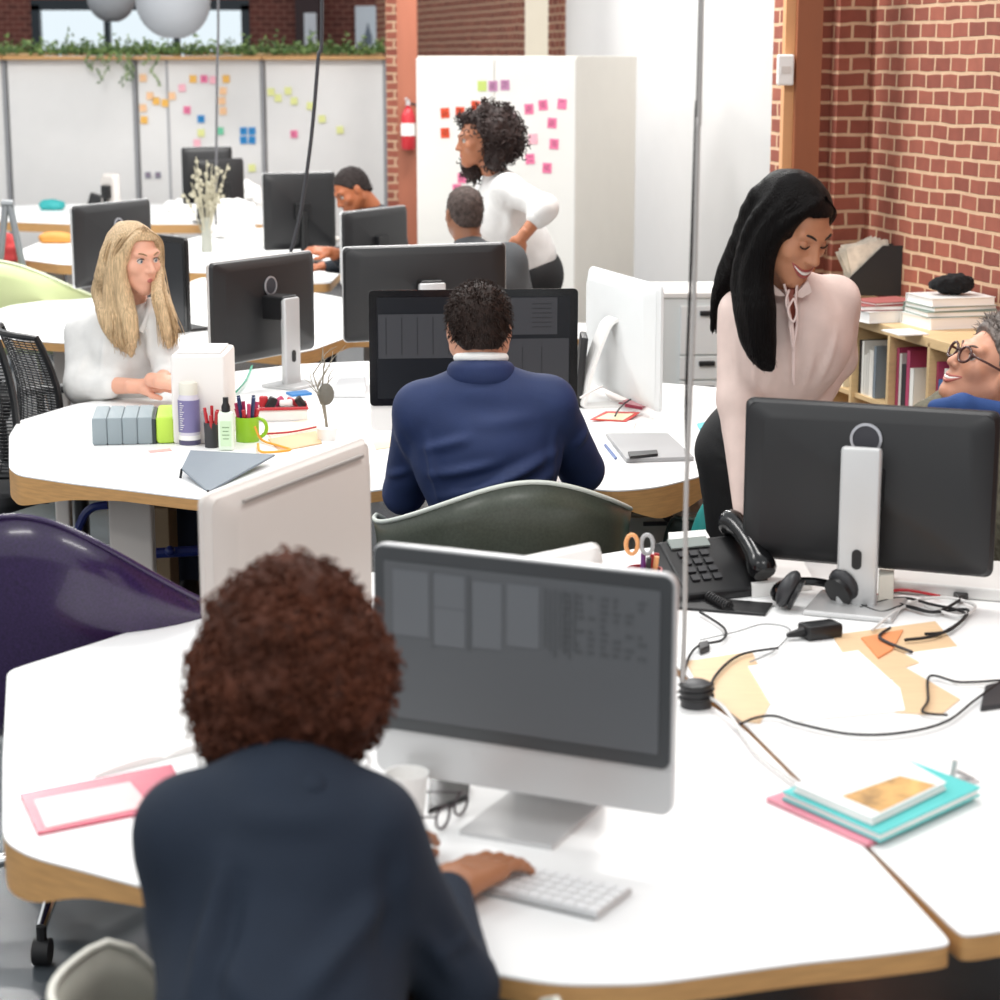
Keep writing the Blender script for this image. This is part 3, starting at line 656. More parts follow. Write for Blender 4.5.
# ============================================================ shell chairs
def chairE(a, arm=.205, top=.42):
    if a < 98: return arm+(top-arm)*(.5+.5*math.cos(PI*a/98))**.85
    if a < 106: return arm
    if a < 150: t = (a-106)/44; t = t*t*(3-2*t); return arm-(arm+.03)*t
    return -.03
def chairR(a): return .27+.055*math.sin(PI*min(a, 105)/210)**2*1.6 if a < 105 else .358-.125*((a-105)/75)**.9*1.0
def shell_chair(name, label, loc, rz, col, rimcol=None, sc=1.0, hs=1.0, seat=.44, base='star', grp=None, arm=.205):
    r = thing(name, label, 'chair', (loc[0], loc[1], 0), rz, grp)
    m = col; N = 64; M_ = 14; vs = [(0, 0, seat)]; fs = []; rim = []
    for j in range(1, M_+1):
        v = j/M_
        for i in range(N):
            u = (i/N*360+180) % 360-180; a = abs(u); E = chairE(a, arm)*hs; R_ = chairR(a)*sc*.93
            rr = R_*(1-(1-min(1, v*1.12))**2.0)**.5 if v < .9 else R_*(.999+.35*(v-.9)*(a/110 if a < 110 else .6))
            z = seat+E*v**2.6
            th = math.radians(u); p = (rr*math.sin(th), -rr*math.cos(th), z)
            vs.append(p)
            if j == M_: rim.append(p)
    for i in range(N): fs.append((0, 1+i, 1+(i+1) % N))
    for j in range(M_-1):
        for i in range(N): a = 1+j*N+i; b = 1+j*N+(i+1) % N; fs.append((a, a+N, b+N, b))
    o = MB().add(vs, fs).build('seat_shell', m, r, smooth='all', solid=.006)
    rt = MB(); rt.tube(rim+[rim[0]], .0065, 8, cap=False); rt.build('rim', rimcol or m, r, smooth='all')
    if base == 'star':
        MB().lathe([(.0, .1), (.028, .1), (.028, .3), (.018, .3), (.018, seat-.02), (.08, seat-.01)], n=16).build('column', M_BLACK, r, smooth=True)
        for k in range(5):
            a = k*2*PI/5+1.0; d = Vector((math.cos(a), math.sin(a), 0))
            lg = MB().tube([Vector((0, 0, .16))+d*.02, Vector((0, 0, .13))+d*.2, Vector((0, 0, .085))+d*.31], [.022, .017, .013], 10).build('leg', M_CHROME, r, smooth=True)
            cst = MB(); c = d*.31; R_ = Rz(a)@Matrix.Rotation(PI/2, 3, 'X')
            cst.lathe([(0, -.018), (.03, -.018), (.03, .018), (0, .018)], (c.x, c.y, .03), 16, R_); cst.tube([(c.x, c.y, .09), (c.x, c.y, .03)], .012, 8)
            cst.build('caster', M_RUBBER, lg, smooth=True)
    else:
        for sx in (-1, 1):
            for sy in (-1, 1):
                MB().tube([(sx*.1, sy*.1, seat-.02), (sx*.24, sy*.24, .0)], [.014, .01], 8).build('leg', M_CHROME, r, smooth=True)
    return r
M_PUR = mat('purple_shell', '#2F1D45', .25, var=.35, vscale=220, coat=.3)
M_GRN = mat('olive_shell', '#4A4F45', .3, var=.15, vscale=150)
M_CRM = mat('cream_shell', '#CFCDBF', .4)
M_LIM = mat('lime_shell', '#CDD6A0', .4)
M_RIM = mat('light_rim', '#C9CEC6', .35)
def at_z(px, py, z): return P(px, py, z)
c = at(30, 620, 4.42); shell_chair('shell_chair', 'glossy purple moulded chair behind the foreground desk at left', (c.x+.06, 4.50), math.radians(-6), M_PUR, None, sc=1.12, hs=1.28, seat=.465)
c = at(505, 620, 5.42); shell_chair('shell_chair', 'dark olive moulded chair with pale rim, under the man in the blue suit', (c.x+.0, 5.34), math.radians(13), M_GRN, M_RIM, sc=1.02, hs=1.0, seat=.475, arm=.275)
shell_chair('shell_chair', 'cream moulded chair at the bottom left corner, under the curly-haired woman', (-.265, 2.49), math.radians(-16), M_CRM, mat('cream_rim', '#D9D7CB', .4), sc=1.0, hs=.82, seat=.455, arm=.345)
c = at(22, 300, 10.75); shell_chair('shell_chair', 'pale lime moulded chair behind the blonde woman at left', (c.x, 10.75), math.radians(-8), M_LIM, mat('lime_rim', '#E3E8C8', .4), sc=1.5, hs=1.2, seat=.44, base='legs')
c = at(192, 300, 10.4); shell_chair('shell_chair', 'white moulded chair between the blonde woman and the monitor with silver stand', (c.x, 10.5), math.radians(170), M_WPLAS, None, sc=.8, hs=.9, seat=.44, base='legs')
c = at(708, 520, 5.9); shell_chair('shell_chair', 'dark green moulded chair partly hidden behind the woman in pink', (c.x+.13, 6.1), math.radians(60), mat('dark_green_shell', '#3E4A44', .35), None, sc=.9, hs=.9, seat=.44, base='legs')
# mesh office chairs at left
def mesh_chair(label, loc, rz, h=1.0):
    r = thing('office_chair', label, 'chair', (loc[0], loc[1], 0), rz, 'black mesh office chairs')
    N = 15; vs = []; fr = MB(); out = []
    def pt(u, v): # u -1..1, v 0..1
        w = .24*(1-.10*v*v)-.02*(v < .05); return Vector((u*w, -.22-.06*u*u*-1-.05*v+.04*math.sin(v*PI), .56+v*.5*h))
    edge = [pt(-1, k/10) for k in range(11)]+[pt(-1+2*k/10, 1) for k in range(1, 11)]+[pt(1, 1-k/10) for k in range(1, 11)]+[pt(1-2*k/10, 0) for k in range(1, 11)]
    MB().tube(edge, .013, 8).build('back_frame', M_BLACK, r, smooth=True)
    ms = MB()
    for k in range(1, 42): ms.tube([pt(-1+2*i/6, k/42) for i in range(7)], .0032, 4, cap=False)
    for k in range(1, 12): ms.tube([pt(-1+2*k/12, i/6) for i in range(7)], .002, 4, cap=False)
    ms.build('back_mesh', M_BLACK, r)
    MB().box((0, 0, .47), (.5, .48, .07), bev=.03).build('seat', mat('seat_fabric', '#1B1C1F', .9, bump=.2, bscale=500), r, smooth=True)
    MB().tube([(0, -.02, .4), (0, -.28, .5), (0, -.30, .8)], .02, 8).build('spine', M_BLACK, r, smooth=True)
    MB().lathe([(.0, -.02), (.07, -.02), (.07, .015), (0, .015)], (0, -.29, .72), 20, Matrix.Rotation(PI/2, 3, 'X')).build('lumbar_dial', M_BLACK, r, smooth=True)
    for s in (-1, 1):
        a = MB(); a.tube([(s*.27, -.05, .45), (s*.29, -.05, .68)], .016, 8).build('arm_post', M_BLACK, r, smooth=True)
        MB().box((s*.29, -.0, .70), (.07, .26, .03), bev=.012).build('armrest', M_DGREY, r, smooth=True)
    MB().tube([(0, 0, .1), (0, 0, .44)], .028, 12).build('column', M_BLACK, r, smooth=True)
    for k in range(5):
        a = k*2*PI/5+.3; d = Vector((math.cos(a), math.sin(a), 0))
        lg = MB().tube([Vector((0, 0, .13)), Vector((0, 0, .085))+d*.3], [.022, .014], 8).build('leg', M_BLACK, r, smooth=True)
        c = d*.3; MB().lathe([(0, -.018), (.03, -.018), (.03, .018), (0, .018)], (c.x, c.y, .03), 12, Rz(a)@Matrix.Rotation(PI/2, 3, 'X')).build('caster', M_RUBBER, lg, smooth=True)
    return r
c = at(2, 390, 6.95); mesh_chair('black mesh office chair cut by the left edge, next to the blonde woman', (c.x-.08, 7.05), math.radians(-25), 1.0)
c = at(85, 395, 7.7); mesh_chair('black mesh office chair the blonde woman sits on', (c.x+.0, 7.55), math.radians(-60), .82)
# ============================================================ bookshelf along the brick wall
def onwall(t, n): return C0-A*t+NW*n        # t metres towards the camera, n metres out of the wall
shz = .92; t0, t1 = .12, 3.2
rzw = math.atan2(-A.y, -A.x)                # local x runs along the wall towards the camera
sroot = thing('bookshelf', 'pale wood bookshelf standing against the red brick wall', 'bookshelf', onwall(t0, .02), rzw)
# local: x along wall, y = to which side? rotate (0,1) -> compute
ydir = Vector((-math.sin(rzw), math.cos(rzw), 0)); sy = 1 if ydir.dot(NW) > 0 else -1
Ls = t1-t0; D_ = .39
def sl(x, n, z): return (x, sy*n, z)
MB().box(sl(Ls/2, D_/2, shz-.02), (Ls, D_, .04), bev=.003).build('top_board', M_BIRCH, sroot)
MB().box(sl(Ls/2, D_/2, .03), (Ls, D_, .06), bev=.003).build('bottom_board', M_BIRCH, sroot)
for zz in (.33, .615-.02): MB().box(sl(Ls/2, D_/2-.005, zz), (Ls-.03, D_-.02, .018)).build('shelf_board', M_BIRCH, sroot)
MB().box(sl(Ls/2, .008, shz/2), (Ls, .012, shz-.05)).build('back_board', M_BIRCH, sroot)
ncomp = 9; cw = Ls/ncomp
for k in range(ncomp+1): MB().box(sl(min(max(k*cw, .01), Ls-.01), D_/2, shz/2), (.02, D_, shz-.04), bev=.002).build('divider', M_BIRCH, sroot)
bcols = ['#D9D6CF', '#E8E4DC', '#3E6FA8', '#C33A3A', '#E8C34A', '#7E8A94', '#F0EEE8', '#5B8C5A', '#2E2E33', '#E07B3A', '#C9CFD6', '#7FB6C9', '#B54468', '#EDE7D0']
bw = {0: 'leftmost', 1: 'second', 2: 'third', 3: 'fourth', 4: 'fifth', 5: 'sixth', 6: 'seventh', 7: 'eighth', 8: 'ninth', 9: 'tenth'}
cname = {'#D9D6CF': 'pale grey', '#E8E4DC': 'off-white', '#3E6FA8': 'blue', '#C33A3A': 'red', '#E8C34A': 'yellow', '#7E8A94': 'slate grey', '#F0EEE8': 'white', '#5B8C5A': 'green', '#2E2E33': 'black', '#E07B3A': 'orange', '#C9CFD6': 'silver grey', '#7FB6C9': 'light blue', '#B54468': 'crimson', '#EDE7D0': 'cream'}
def book_local(name, w, h, d, col):   # spine towards local +n
    pass
def shelf_book(x, w, h, d, col, label, z0=.604):
    o_ = onwall(t0, .02); root_loc = Vector((o_.x, o_.y, 0))
    R_ = Rz(rzw); c = root_loc+R_@Vector(sl(x+w/2, D_-.03-d/2, 0))
    r = thing('book', label, 'book', (c.x, c.y, z0), rzw, 'books standing in the shelf')
    mb = MB(); mb.box((-w/2+.001, 0, h/2), (.002, d, h)); mb.box((w/2-.001, 0, h/2), (.002, d, h)); mb.box(sl(0, d/2-.001, h/2), (w, .002, h))
    mb.build('cover', mat('book_'+cname[col].replace(' ', '_'), col, .5), r)
    MB().box(sl(0, -.004, h/2), (w-.005, d-.01, h-.008)).build('pages', M_PAPER, r)
rb = random.Random(11)
ordn = ['leftmost', 'second from the left', 'third from the left', 'fourth from the left', 'fifth from the left', 'sixth from the left', 'seventh from the left', 'eighth from the left', 'ninth from the left', 'tenth from the left']
compn = ['shelf bay nearest the room corner', 'second shelf bay from the corner', 'third shelf bay from the corner', 'fourth shelf bay from the corner', 'fifth shelf bay from the corner', 'sixth shelf bay from the corner', '', '', '']
for k in range(0, 6):
    x = k*cw+.014; i = 0
    while i < [5, 6, 6, 5, 6, 7][k] and x < (k+1)*cw-.05:
        w = rb.uniform(.018, .042); h = rb.uniform(.16, .235); col = rb.choice(bcols)
        shelf_book(x, w, h, rb.uniform(.16, .2), col, '%s book, %s in the %s' % (cname[col], ordn[i], compn[k])); x += w+.002; i += 1
# things on the shelf top
def stack_book(c, rz, w, l, h, col, label, grp):
    r = thing('book', label, 'book', c, rz, grp)
    MB().box((0, 0, .0015), (w, l, .003)).box((0, 0, h-.0015), (w, l, .003)).box((-w/2+.0015, 0, h/2), (.003, l, h)).build('cover', col, r)
    MB().box((.003, 0, h/2), (w-.012, l-.008, h-.0062)).build('pages', M_PAPER, r)
def shtop(px, py): return P(px, py, shz)
def stack(pxy, spec, grp, desc):
    c = shtop(*pxy); z = shz
    for i, (w, l, h, col, dn, rot) in enumerate(spec):
        pos = ['lowest', 'second from the bottom', 'third from the bottom', 'topmost'][i] if i < len(spec)-1 else 'topmost'
        stack_book((c.x, c.y, z), rzw+rot, w, l, h, col, '%s book lying %s in %s' % (dn, pos, desc), grp); z += h+.0008
    return c, z
bwht = mat('cover_white', '#E9E9E6', .4); bred = mat('cover_dusty_red', '#A35B58', .5); bgry = mat('cover_greygreen', '#8C9C92', .5); bblk = mat('cover_black', '#26262A', .5)
stack((885, 319), [(.22, .28, .045, bwht, 'white', .1), (.2, .26, .02, bred, 'dusty red', -.1), (.17, .22, .012, bred, 'thin dark red', .2)], 'left stack on the bookshelf', 'the left stack on the bookshelf')
cst, zst = stack((949, 325), [(.24, .3, .045, bwht, 'thick white', .05), (.24, .29, .022, bgry, 'grey-green', -.05), (.23, .28, .018, bgry, 'green-edged', .08), (.23, .27, .032, bwht, 'white', 0)], 'right stack on the bookshelf', 'the right stack on the bookshelf')
c = shtop(905, 333); tag(MB().box((c.x, c.y, shz+.003), (.16, .12, .005), Rz(rzw)).build('note_pad', M_PAPER), 'flat white pad in front of the two book stacks', 'notepad')
c = shtop(862, 309); tag(MB().box((c.x, c.y, shz+.012), (.2, .26, .022), Rz(rzw+.3), bev=.004).build('folder', mat('folder_tan', '#D8C7AC', .6), smooth=True), 'beige folder lying under the black magazine file', 'folder')
# black fuzzy pouch
V, Q = mesh_sdf([('e', (0, 0, .038), (.085, .055, .036)), ('e', (.03, .01, .045), (.06, .05, .03))], .006)
V = disp(V, Q, [(.006, (60, 60, 60), 1), (.004, (140, 140, 140), 2)])
r = thing('fluffy_pouch', 'black fluffy pouch on top of the right book stack', 'pouch', (cst.x, cst.y, zst)); o = vq_obj('pouch', [(V+np.array([cst.x, cst.y, zst]), Q)], mat('black_fluff', '#0D0C0E', .95), r)
c = shtop(985, 322); V, Q = mesh_sdf([('e', (0, 0, .05), (.05, .05, .055))], .008); V = disp(V, Q, [(.008, (40, 40, 40), 1)])
r = thing('cloth_bundle', 'small dark brown bundle at the right end of the book stack', 'bundle', (c.x+.06, c.y+.1, shz)); vq_obj('bundle', [(V+np.array([c.x+.06, c.y+.1, shz]), Q)], mat('brown_fluff', '#3A2723', .95), r)
# magazine file: slanted black box with papers
c = shtop(872, 300); fy = c.y; s_ = .0037
r = thing('magazine_file', 'black slanted magazine file on the bookshelf, in the brick corner', 'magazine file', (c.x, c.y, shz+.024), 0)
bl = mat('file_black', '#17171A', .55)
def side(y):
    return [(.125, y, 0), (.125, y, .215), (.03, y, .215), (-.125, y, .06), (-.125, y, 0)]
mb = MB()
for y in (-.045, .045):
    a = side(y-.002); b = side(y+.002); mb.add(a+b, [(0, 1, 2, 3, 4), (9, 8, 7, 6, 5)]+[(k, k+5, (k+1) % 5+5, (k+1) % 5) for k in range(5)])
mb.build('side_panel', bl, r); mb = MB(); mb.box((.1235, 0, .107), (.003, .088, .215)); mb.box((-.1235, 0, .03), (.003, .088, .06)); mb.build('end_panel', bl, r); MB().box((0, 0, .002), (.246, .088, .003)).build('base_panel', bl, r)
mb = MB(); rp = random.Random(5)
for k in range(9):
    R_ = Matrix.Rotation(rp.uniform(-.45, -.1), 3, 'Y'); mb.box((-.03+rp.uniform(-.02, .02), -.034+k*.008, .125), (.17, .003, .2), R_)
o = mb.build('magazines', mat('magazine_paper', '#D5CDBF', .5, var=.3, vscale=18), r)
# ============================================================ white drawer cabinet beyond the hanging cable
fc = at(663, 303, 8.7); fd = at(742, 303, 8.7); hF = fc.z
r = thing('drawer_cabinet', 'white filing cabinet with dark drawer pulls behind the woman in pink', 'cabinet', ((fc.x+fd.x)/2, 8.9, 0), .05)
wF = fd.x-fc.x
MB().box((0, .2, hF/2), (wF, .42, hF), bev=.006).build('body', mat('cabinet_cool_white', '#DFE3E2', .45), r)
MB().box((0, .2, hF+.012), (wF+.01, .44, .024), bev=.004).build('top', M_WPLAS, r)
nD = 5; z = hF-.03
for k, hD in enumerate((.22, .11, .11, .2, .2)):
    dr = MB().box((wF*.12, -.016, z-hD/2), (wF*.70, .018, hD-.008), bev=.003).build('drawer', mat('drawer_white', '#E9EAE9', .45), r)
    MB().box((wF*.12, -.03, z-.035), (.07, .02, .022), bev=.004).build('handle', M_BLACK, dr); z -= hD
# ============================================================ desk clutter helpers
def onDesk(px, py, z=.74): return P(px, py, z)
def dd_(px0, py0, px1, py1, z=.74):
    a = P(px0, py0, z); b = P(px1, py1, z); return a, b, (b-a).length, math.atan2((b-a).y, (b-a).x)
def quad_item(name, label, cat, corners, h, m, z=.74, group=None, bev=0, parts=None):
    pts = [P(x, y, z) for x, y in corners]; mb = MB().prism([(p.x, p.y) for p in pts], z+.0003, z+h)
    o = mb.build(name, m, bev=bev); return tag(o, label, cat, group)
def cable(label, pts, r=.003, m=None, name='cable', grp=None, z=.74):
    P3 = []; z = z+.0065
    for p in pts:
        if len(p) == 2: q = P(p[0], p[1], z+r); P3.append((q.x, q.y, z+r))
        else: q = P(p[0], p[1], z+r); q = P(p[0], p[1], z+r+p[2]); P3.append((q.x, q.y, q.z))
    return tag(MB().tube(curve_pts(P3, 8), r, 6).build(name, m or M_RUBBER, smooth='all'), label, 'cable', grp)
# ---- foreground left: pink magazine, open white notebook
quad_item('magazine', 'pink glossy magazine on the foreground desk at left', 'magazine', [(20, 797), (172, 767), (188, 806), (38, 836)], .006, mat('magazine_pink', '#C8576B', .25, var=.10, vscale=5), parts=None)
c = P(80, 803, .7465); pm = quad_item('_', '', '', [(34, 800), (130, 782), (150, 806), (46, 828)], .0006, mat('magazine_pale', '#E7B9B8', .25, var=.08, vscale=4), z=.7465)
mag = [o for o in C.objects if o.name.startswith('magazine')][-1]
pm.name = 'cover_picture'; pm.parent = mag; pm.matrix_parent_inverse = Matrix.Translation(-mag.location)
for k in ('label', 'category'):
    if k in pm: del pm[k]
def open_book(label, cor, m, z=.74):
    pts = [P(x, y, z) for x, y in cor]; cx = sum(p.x for p in pts)/4; cy = sum(p.y for p in pts)/4
    r = thing('open_notebook', label, 'notebook', (cx, cy, z)); N = 14; a, b, c, d = pts
    for half in (0, 1):
        vs = []; fs = []
        for i in range(N+1):
            t = (i/N)*.5+half*.5; u = abs(t-.5)*2; hgt = .004+.012*(1-u)**.5*(1-(1-u)**6)
            for q in (a.lerp(b, t), d.lerp(c, t)): vs.append((q.x, q.y, z+hgt)); vs.append((q.x, q.y, z+.001))
        for i in range(N): k = i*4; fs += [(k, k+4, k+6, k+2), (k+1, k+3, k+7, k+5), (k, k+1, k+5, k+4), (k+2, k+6, k+7, k+3)]
        MB().add(vs, fs).build('page_block', m, r, world=True, smooth=True)
open_book('open white notebook on the foreground desk above the pink magazine', [(78, 735), (212, 706), (232, 742), (95, 778)], M_PAPER)
# keyboard, mouse, glasses, phone in front of the woman
a, b, L_, rz = dd_(440, 868, 600, 905); c = (a+b)/2
r = thing('keyboard', 'thin white keyboard under the curly-haired woman\'s right hand', 'keyboard', (c.x+.02, c.y-.01, .74), rz)
MB().box((0, 0, .006), (.28, .115, .010), bev=.005).build('body', M_SILVER, r)
mb = MB()
for i in range(14):
    for j in range(5): mb.box((-.130+i*.0198, -.042+j*.0205, .0125), (.0165, .0165, .003))
mb.build('keys', mat('key_white', '#F2F2F2', .4), r)
# left phone + glasses
quad_item('mobile_phone', 'black phone lying between the paper cup and the foreground computer', 'phone', [(430, 782), (470, 789), (468, 800), (428, 815)], .009, M_BLACKG, bev=.002)
def glasses_flat(label, px, py, rz, z=.76, tilt=0):
    c = P(px, py, z); r = thing('eyeglasses', label, 'glasses', (c.x, c.y, z), rz); fm_ = mat('frame_dark', '#2A1620', .3)
    for s in (-1, 1):
        pts = [(s*.033+.024*math.cos(t), 0, .020+.018*math.sin(t)) for t in [2*PI*k/20 for k in range(21)]]
        MB().tube(pts, .0022, 6, cap=False).build('rim', fm_, r, smooth=True)
        MB().tube([(s*.057, 0, .028), (s*.062, .01, .028), (s*.06, .13, .012)], .0018, 6).build('temple', fm_, r, smooth=True)
    MB().tube([(-.009, 0, .024), (0, .0, .028), (.009, 0, .024)], .002, 6).build('bridge', fm_, r, smooth=True)
    return r
glasses_flat('folded dark eyeglasses by the black phone on the foreground desk', 452, 822, math.radians(65), .742)
# paper cup
c = P(407, 822, .74); r = thing('paper_cup', 'white cup just right of the curly-haired woman\'s face', 'cup', (c.x, c.y, .74))
MB().lathe([(.0, .001), (.027, .0), (.036, .085), (.033, .085), (.025, .006), (0, .006)], n=28).build('cup', M_PAPER, r, smooth=True)
# ---- right cluster: wooden centre strips, papers, books
quad_item('wooden_mat', 'pale wood strip showing between papers left of the papers pile', 'wood panel', [(686, 662), (752, 652), (772, 700), (760, 724), (742, 722), (700, 690)], .002, mat('pale_birch_top', '#E3C29A', .5, var=.06, vscale=4, stretch=(3, 20, 3)))
quad_item('wooden_mat', 'pale wood strip around the orange paper at right', 'wood panel', [(832, 636), (935, 622), (960, 650), (905, 668), (960, 700), (940, 716), (880, 712), (893, 680), (850, 664)], .002, MATS['pale_birch_top'])
quad_item('paper_sheet', 'large white paper sheet in the middle of the right desk', 'paper', [(748, 668), (858, 652), (900, 690), (905, 712), (800, 722), (770, 705)], .004, M_PAPER)
quad_item('paper_sheet', 'white paper sheet at right below the orange card', 'paper', [(905, 655), (1020, 640), (1040, 690), (960, 688)], .004, M_PAPER)
quad_item('orange_card', 'orange card on the right desk by the charger', 'card', [(861, 640), (903, 632), (892, 652), (878, 660)], .006, mat('orange_card', '#E8935F', .6))
quad_item('paper_stack', 'small stack of white paper right of the telephone', 'paper', [(742, 575), (800, 568), (812, 590), (752, 598)], .03, M_PAPER)
bcy = mat('cover_cyan', '#5CCBC9', .35); bpk = mat('cover_rose', '#E58A9C', .4)
def book_quad(label, cor, h, z, cm, extra=None):
    pts = [P(x, y, z) for x, y in cor]; cx = sum(p.x for p in pts)/4; cy = sum(p.y for p in pts)/4
    r = thing('book', label, 'book', (cx, cy, z), 0, 'books on the right desk'); pr = lambda k: [(cx+(p.x-cx)*k, cy+(p.y-cy)*k) for p in pts]
    MB().prism(pr(1), z+.0005, z+.003).prism(pr(1), z+h-.003, z+h).build('cover', cm, r, world=True); MB().prism(pr(.975), z+.003, z+h-.003).build('pages', M_PAPER, r, world=True)
    return r
book_quad('pink-covered book at the bottom of the pile on the right desk', [(766, 802), (808, 788), (900, 833), (868, 848)], .008, .74, bpk)
book_quad('turquoise book second in the pile on the right desk', [(782, 800), (890, 762), (980, 796), (880, 843)], .016, .749, bcy)
rb_ = book_quad('white book with a golden field photo, topmost on the right desk', [(793, 792), (890, 758), (946, 790), (872, 826)], .014, .766, mat('cover_white2', '#F1F1EF', .35))
pts = [P(x, y, .7805) for x, y in [(842, 796), (900, 776), (936, 785), (880, 812)]]
MB().prism([(p.x, p.y) for p in pts], .7802, .7808).build('cover_photo', mat('field_photo', '#C79A5C', .5, var=.45, vscale=25), rb_, world=True)
a = P(962, 782, .74); r = thing('pen_stand', 'small silver clip by the turquoise book', 'clip', (a.x, a.y, .74), .3)
MB().box((0, 0, .002), (.05, .03, .004)).build('base', M_SILVER, r); MB().tube([(-.02, 0, .003), (-.015, 0, .04)], .005, 8).tube([(.02, 0, .003), (-.01, 0, .02)], .004, 8).build('jaw', M_SILVER, r, smooth=True)
quad_item('grey_tablet', 'dark grey tablet cut by the right edge', 'tablet', [(985, 690), (1040, 675), (1060, 700), (980, 712)], .01, M_DGREY, bev=.002)
# telephone
c = P(712, 590, .74); r = thing('desk_telephone', 'black desk telephone left of the big monitor', 'telephone', (c.x, c.y, .74), math.radians(22))
vs = [(-.11, -.09, 0), (.11, -.09, 0), (.11, .09, 0), (-.11, .09, 0), (-.11, -.09, .02), (.11, -.09, .02), (.11, .06, .11), (-.11, .06, .11), (.11, .09, .10), (-.11, .09, .10)]
MB().add(vs, [(3, 2, 1, 0), (4, 5, 6, 7), (0, 1, 5, 4), (7, 6, 8, 9), (9, 8, 2, 3), (1, 2, 8, 6, 5), (0, 4, 7, 9, 3)]).build('body', M_BLACK, r, bev=.006)
sl_ = math.atan2(.09, .15); R_ = Matrix.Rotation(sl_, 3, 'X')
kb = MB()
for i in range(3):
    for j in range(4): kb.box(Vector((-.07+i*.028, -.05+j*.026*math.cos(sl_), .047+j*.026*math.sin(sl_))), (.02, .016, .006), R_)
kb.build('keypad', M_DGREY, r); MB().box((-.04, .045, .106), (.1, .03, .005), R_).build('display_window', mat('lcd', '#8C9490', .3), r)
MB().tube(curve_pts([(.085, -.095, .052), (.085, -.05, .092), (.085, .0, .120), (.085, .05, .138), (.085, .08, .134)], 4), [.026, .033, .034, .030, .026, .025, .024, .024, .024, .024, .025, .026, .028, .031, .034, .033, .026][:17], 12).build('handset', M_BLACKG, r, smooth=True)
MB().tube([(-.06+.012*math.cos(k*.9), -.10-k*.0016, .014+.012*math.sin(k*.9)) for k in range(60)], .003, 5).build('coiled_cord', M_BLACK, r, smooth='all')
c = P(720, 606, .74); o = MB().box((c.x+.0, c.y-.01, .744), (.22, .10, .006), Rz(-.3), bev=.002).build('black_tray', M_BLACK); tag(o, 'flat black tray in front of the desk telephone', 'tray')
quad_item('paper_pile', 'white papers behind the telephone', 'paper', [(668, 552), (705, 549), (712, 562), (672, 566)], .05, M_PAPER)
# desk phone neighbour: scissors cup
c = P(643, 612, .74); r = thing('pencil_cup', 'cup of pens and orange-handled scissors behind the foreground computer', 'pencil cup', (c.x, c.y, .74))
MB().lathe([(0, 0), (.04, 0), (.042, .10), (.039, .10), (.037, .004), (0, .004)], n=20).build('cup', M_RED, r, smooth=True)
mo = mat('scissors_orange', '#E8A46A', .4)
for s in (-1, 1):
    MB().tube([(-.01+s*.017+.013*math.cos(t), 0, .155+.022*math.sin(t)) for t in [2*PI*k/18 for k in range(19)]], .005, 6, cap=False).build('scissors_handle', mo if s < 0 else mat('handle_grey', '#A9A9A9', .4), r, smooth=True)
for x, y, m in ((.02, .01, M_RED), (.028, -.01, mo), (.01, -.02, M_BLACK), (.0, .02, mat('pen_purple', '#7A3F8C', .4)), (.03, .02, M_RED)): MB().tube([(x*.5, y*.5, .01), (x, y, .13)], .006, 8).build('pen', m, r, smooth=True)
# headphones
c = P(812, 605, .74); r = thing('headphones', 'black over-ear headphones left of the silver monitor stand', 'headphones', (c.x, c.y, .742), math.radians(10))
hb = [(.085*math.cos(t), .085*math.sin(t), .02+.012*abs(math.sin(t))) for t in [PI*k/16 for k in range(17)]]
MB().tube(hb, .010, 8).build('headband', M_BLACKG, r, smooth=True)
for s in (-1, 1):
    R_ = Rz(s*.5)@Matrix.Rotation(s*1.15, 3, 'Y')
    MB().ball((s*.065, -.025, .045), (.046, .040, .022), R_, n=20).build('ear_cup', M_DGREY, r, smooth=True)
    MB().lathe([(.02, .015), (.036, .015), (.036, .024), (.02, .024)], (s*.065, -.025, .042), 20, R_@Matrix.Rotation(PI, 3, 'X')).build('ear_pad', M_BLACK, r, smooth=True)
# charger brick
a, b, L_, rz = dd_(778, 642, 845, 634); c = (a+b)/2
r = thing('power_adapter', 'black power adapter brick in the middle of the right desk', 'charger', (c.x, c.y, .74), rz)
MB().box((.02, 0, .016), (.085, .05, .032), bev=.006).build('brick', M_BLACK, r, smooth=True); MB().tube([(-.02, 0, .016), (-.06, 0, .012)], [.012, .005], 8).build('strain_relief', M_RUBBER, r, smooth=True)
wc_ = mat('cable_white', '#DCDAD8', .4); bk = M_RUBBER
cable('black cable from the adapter curling down left on the right desk', [(778, 648), (740, 655), (716, 675), (706, 700)], .003)
cable('thin white cable arching beside the foreground computer', [(676, 692), (700, 694, .01), (722, 706, .01), (740, 730), (760, 755), (800, 785)], .004, wc_)
cable('long black cable looping across the white papers at right', [(736, 726), (755, 718), (775, 716), (800, 724), (850, 734), (900, 733), (945, 722), (975, 700), (1003, 680)], .0028)
cable('black cable lying in a triangle at the right edge', [(1003, 680), (960, 682), (930, 676), (928, 700), (923, 712), (948, 715)], .0028)
cable('black cable with small plug left of the adapter', [(684, 672), (690, 655), (700, 645), (722, 640), (724, 628), (700, 612)], .003)
cable('thin grey cable between telephone and adapter', [(700, 640), (735, 632), (765, 624), (790, 630), (775, 650), (750, 662)], .0018, mat('cable_grey', '#8F8F90', .5))
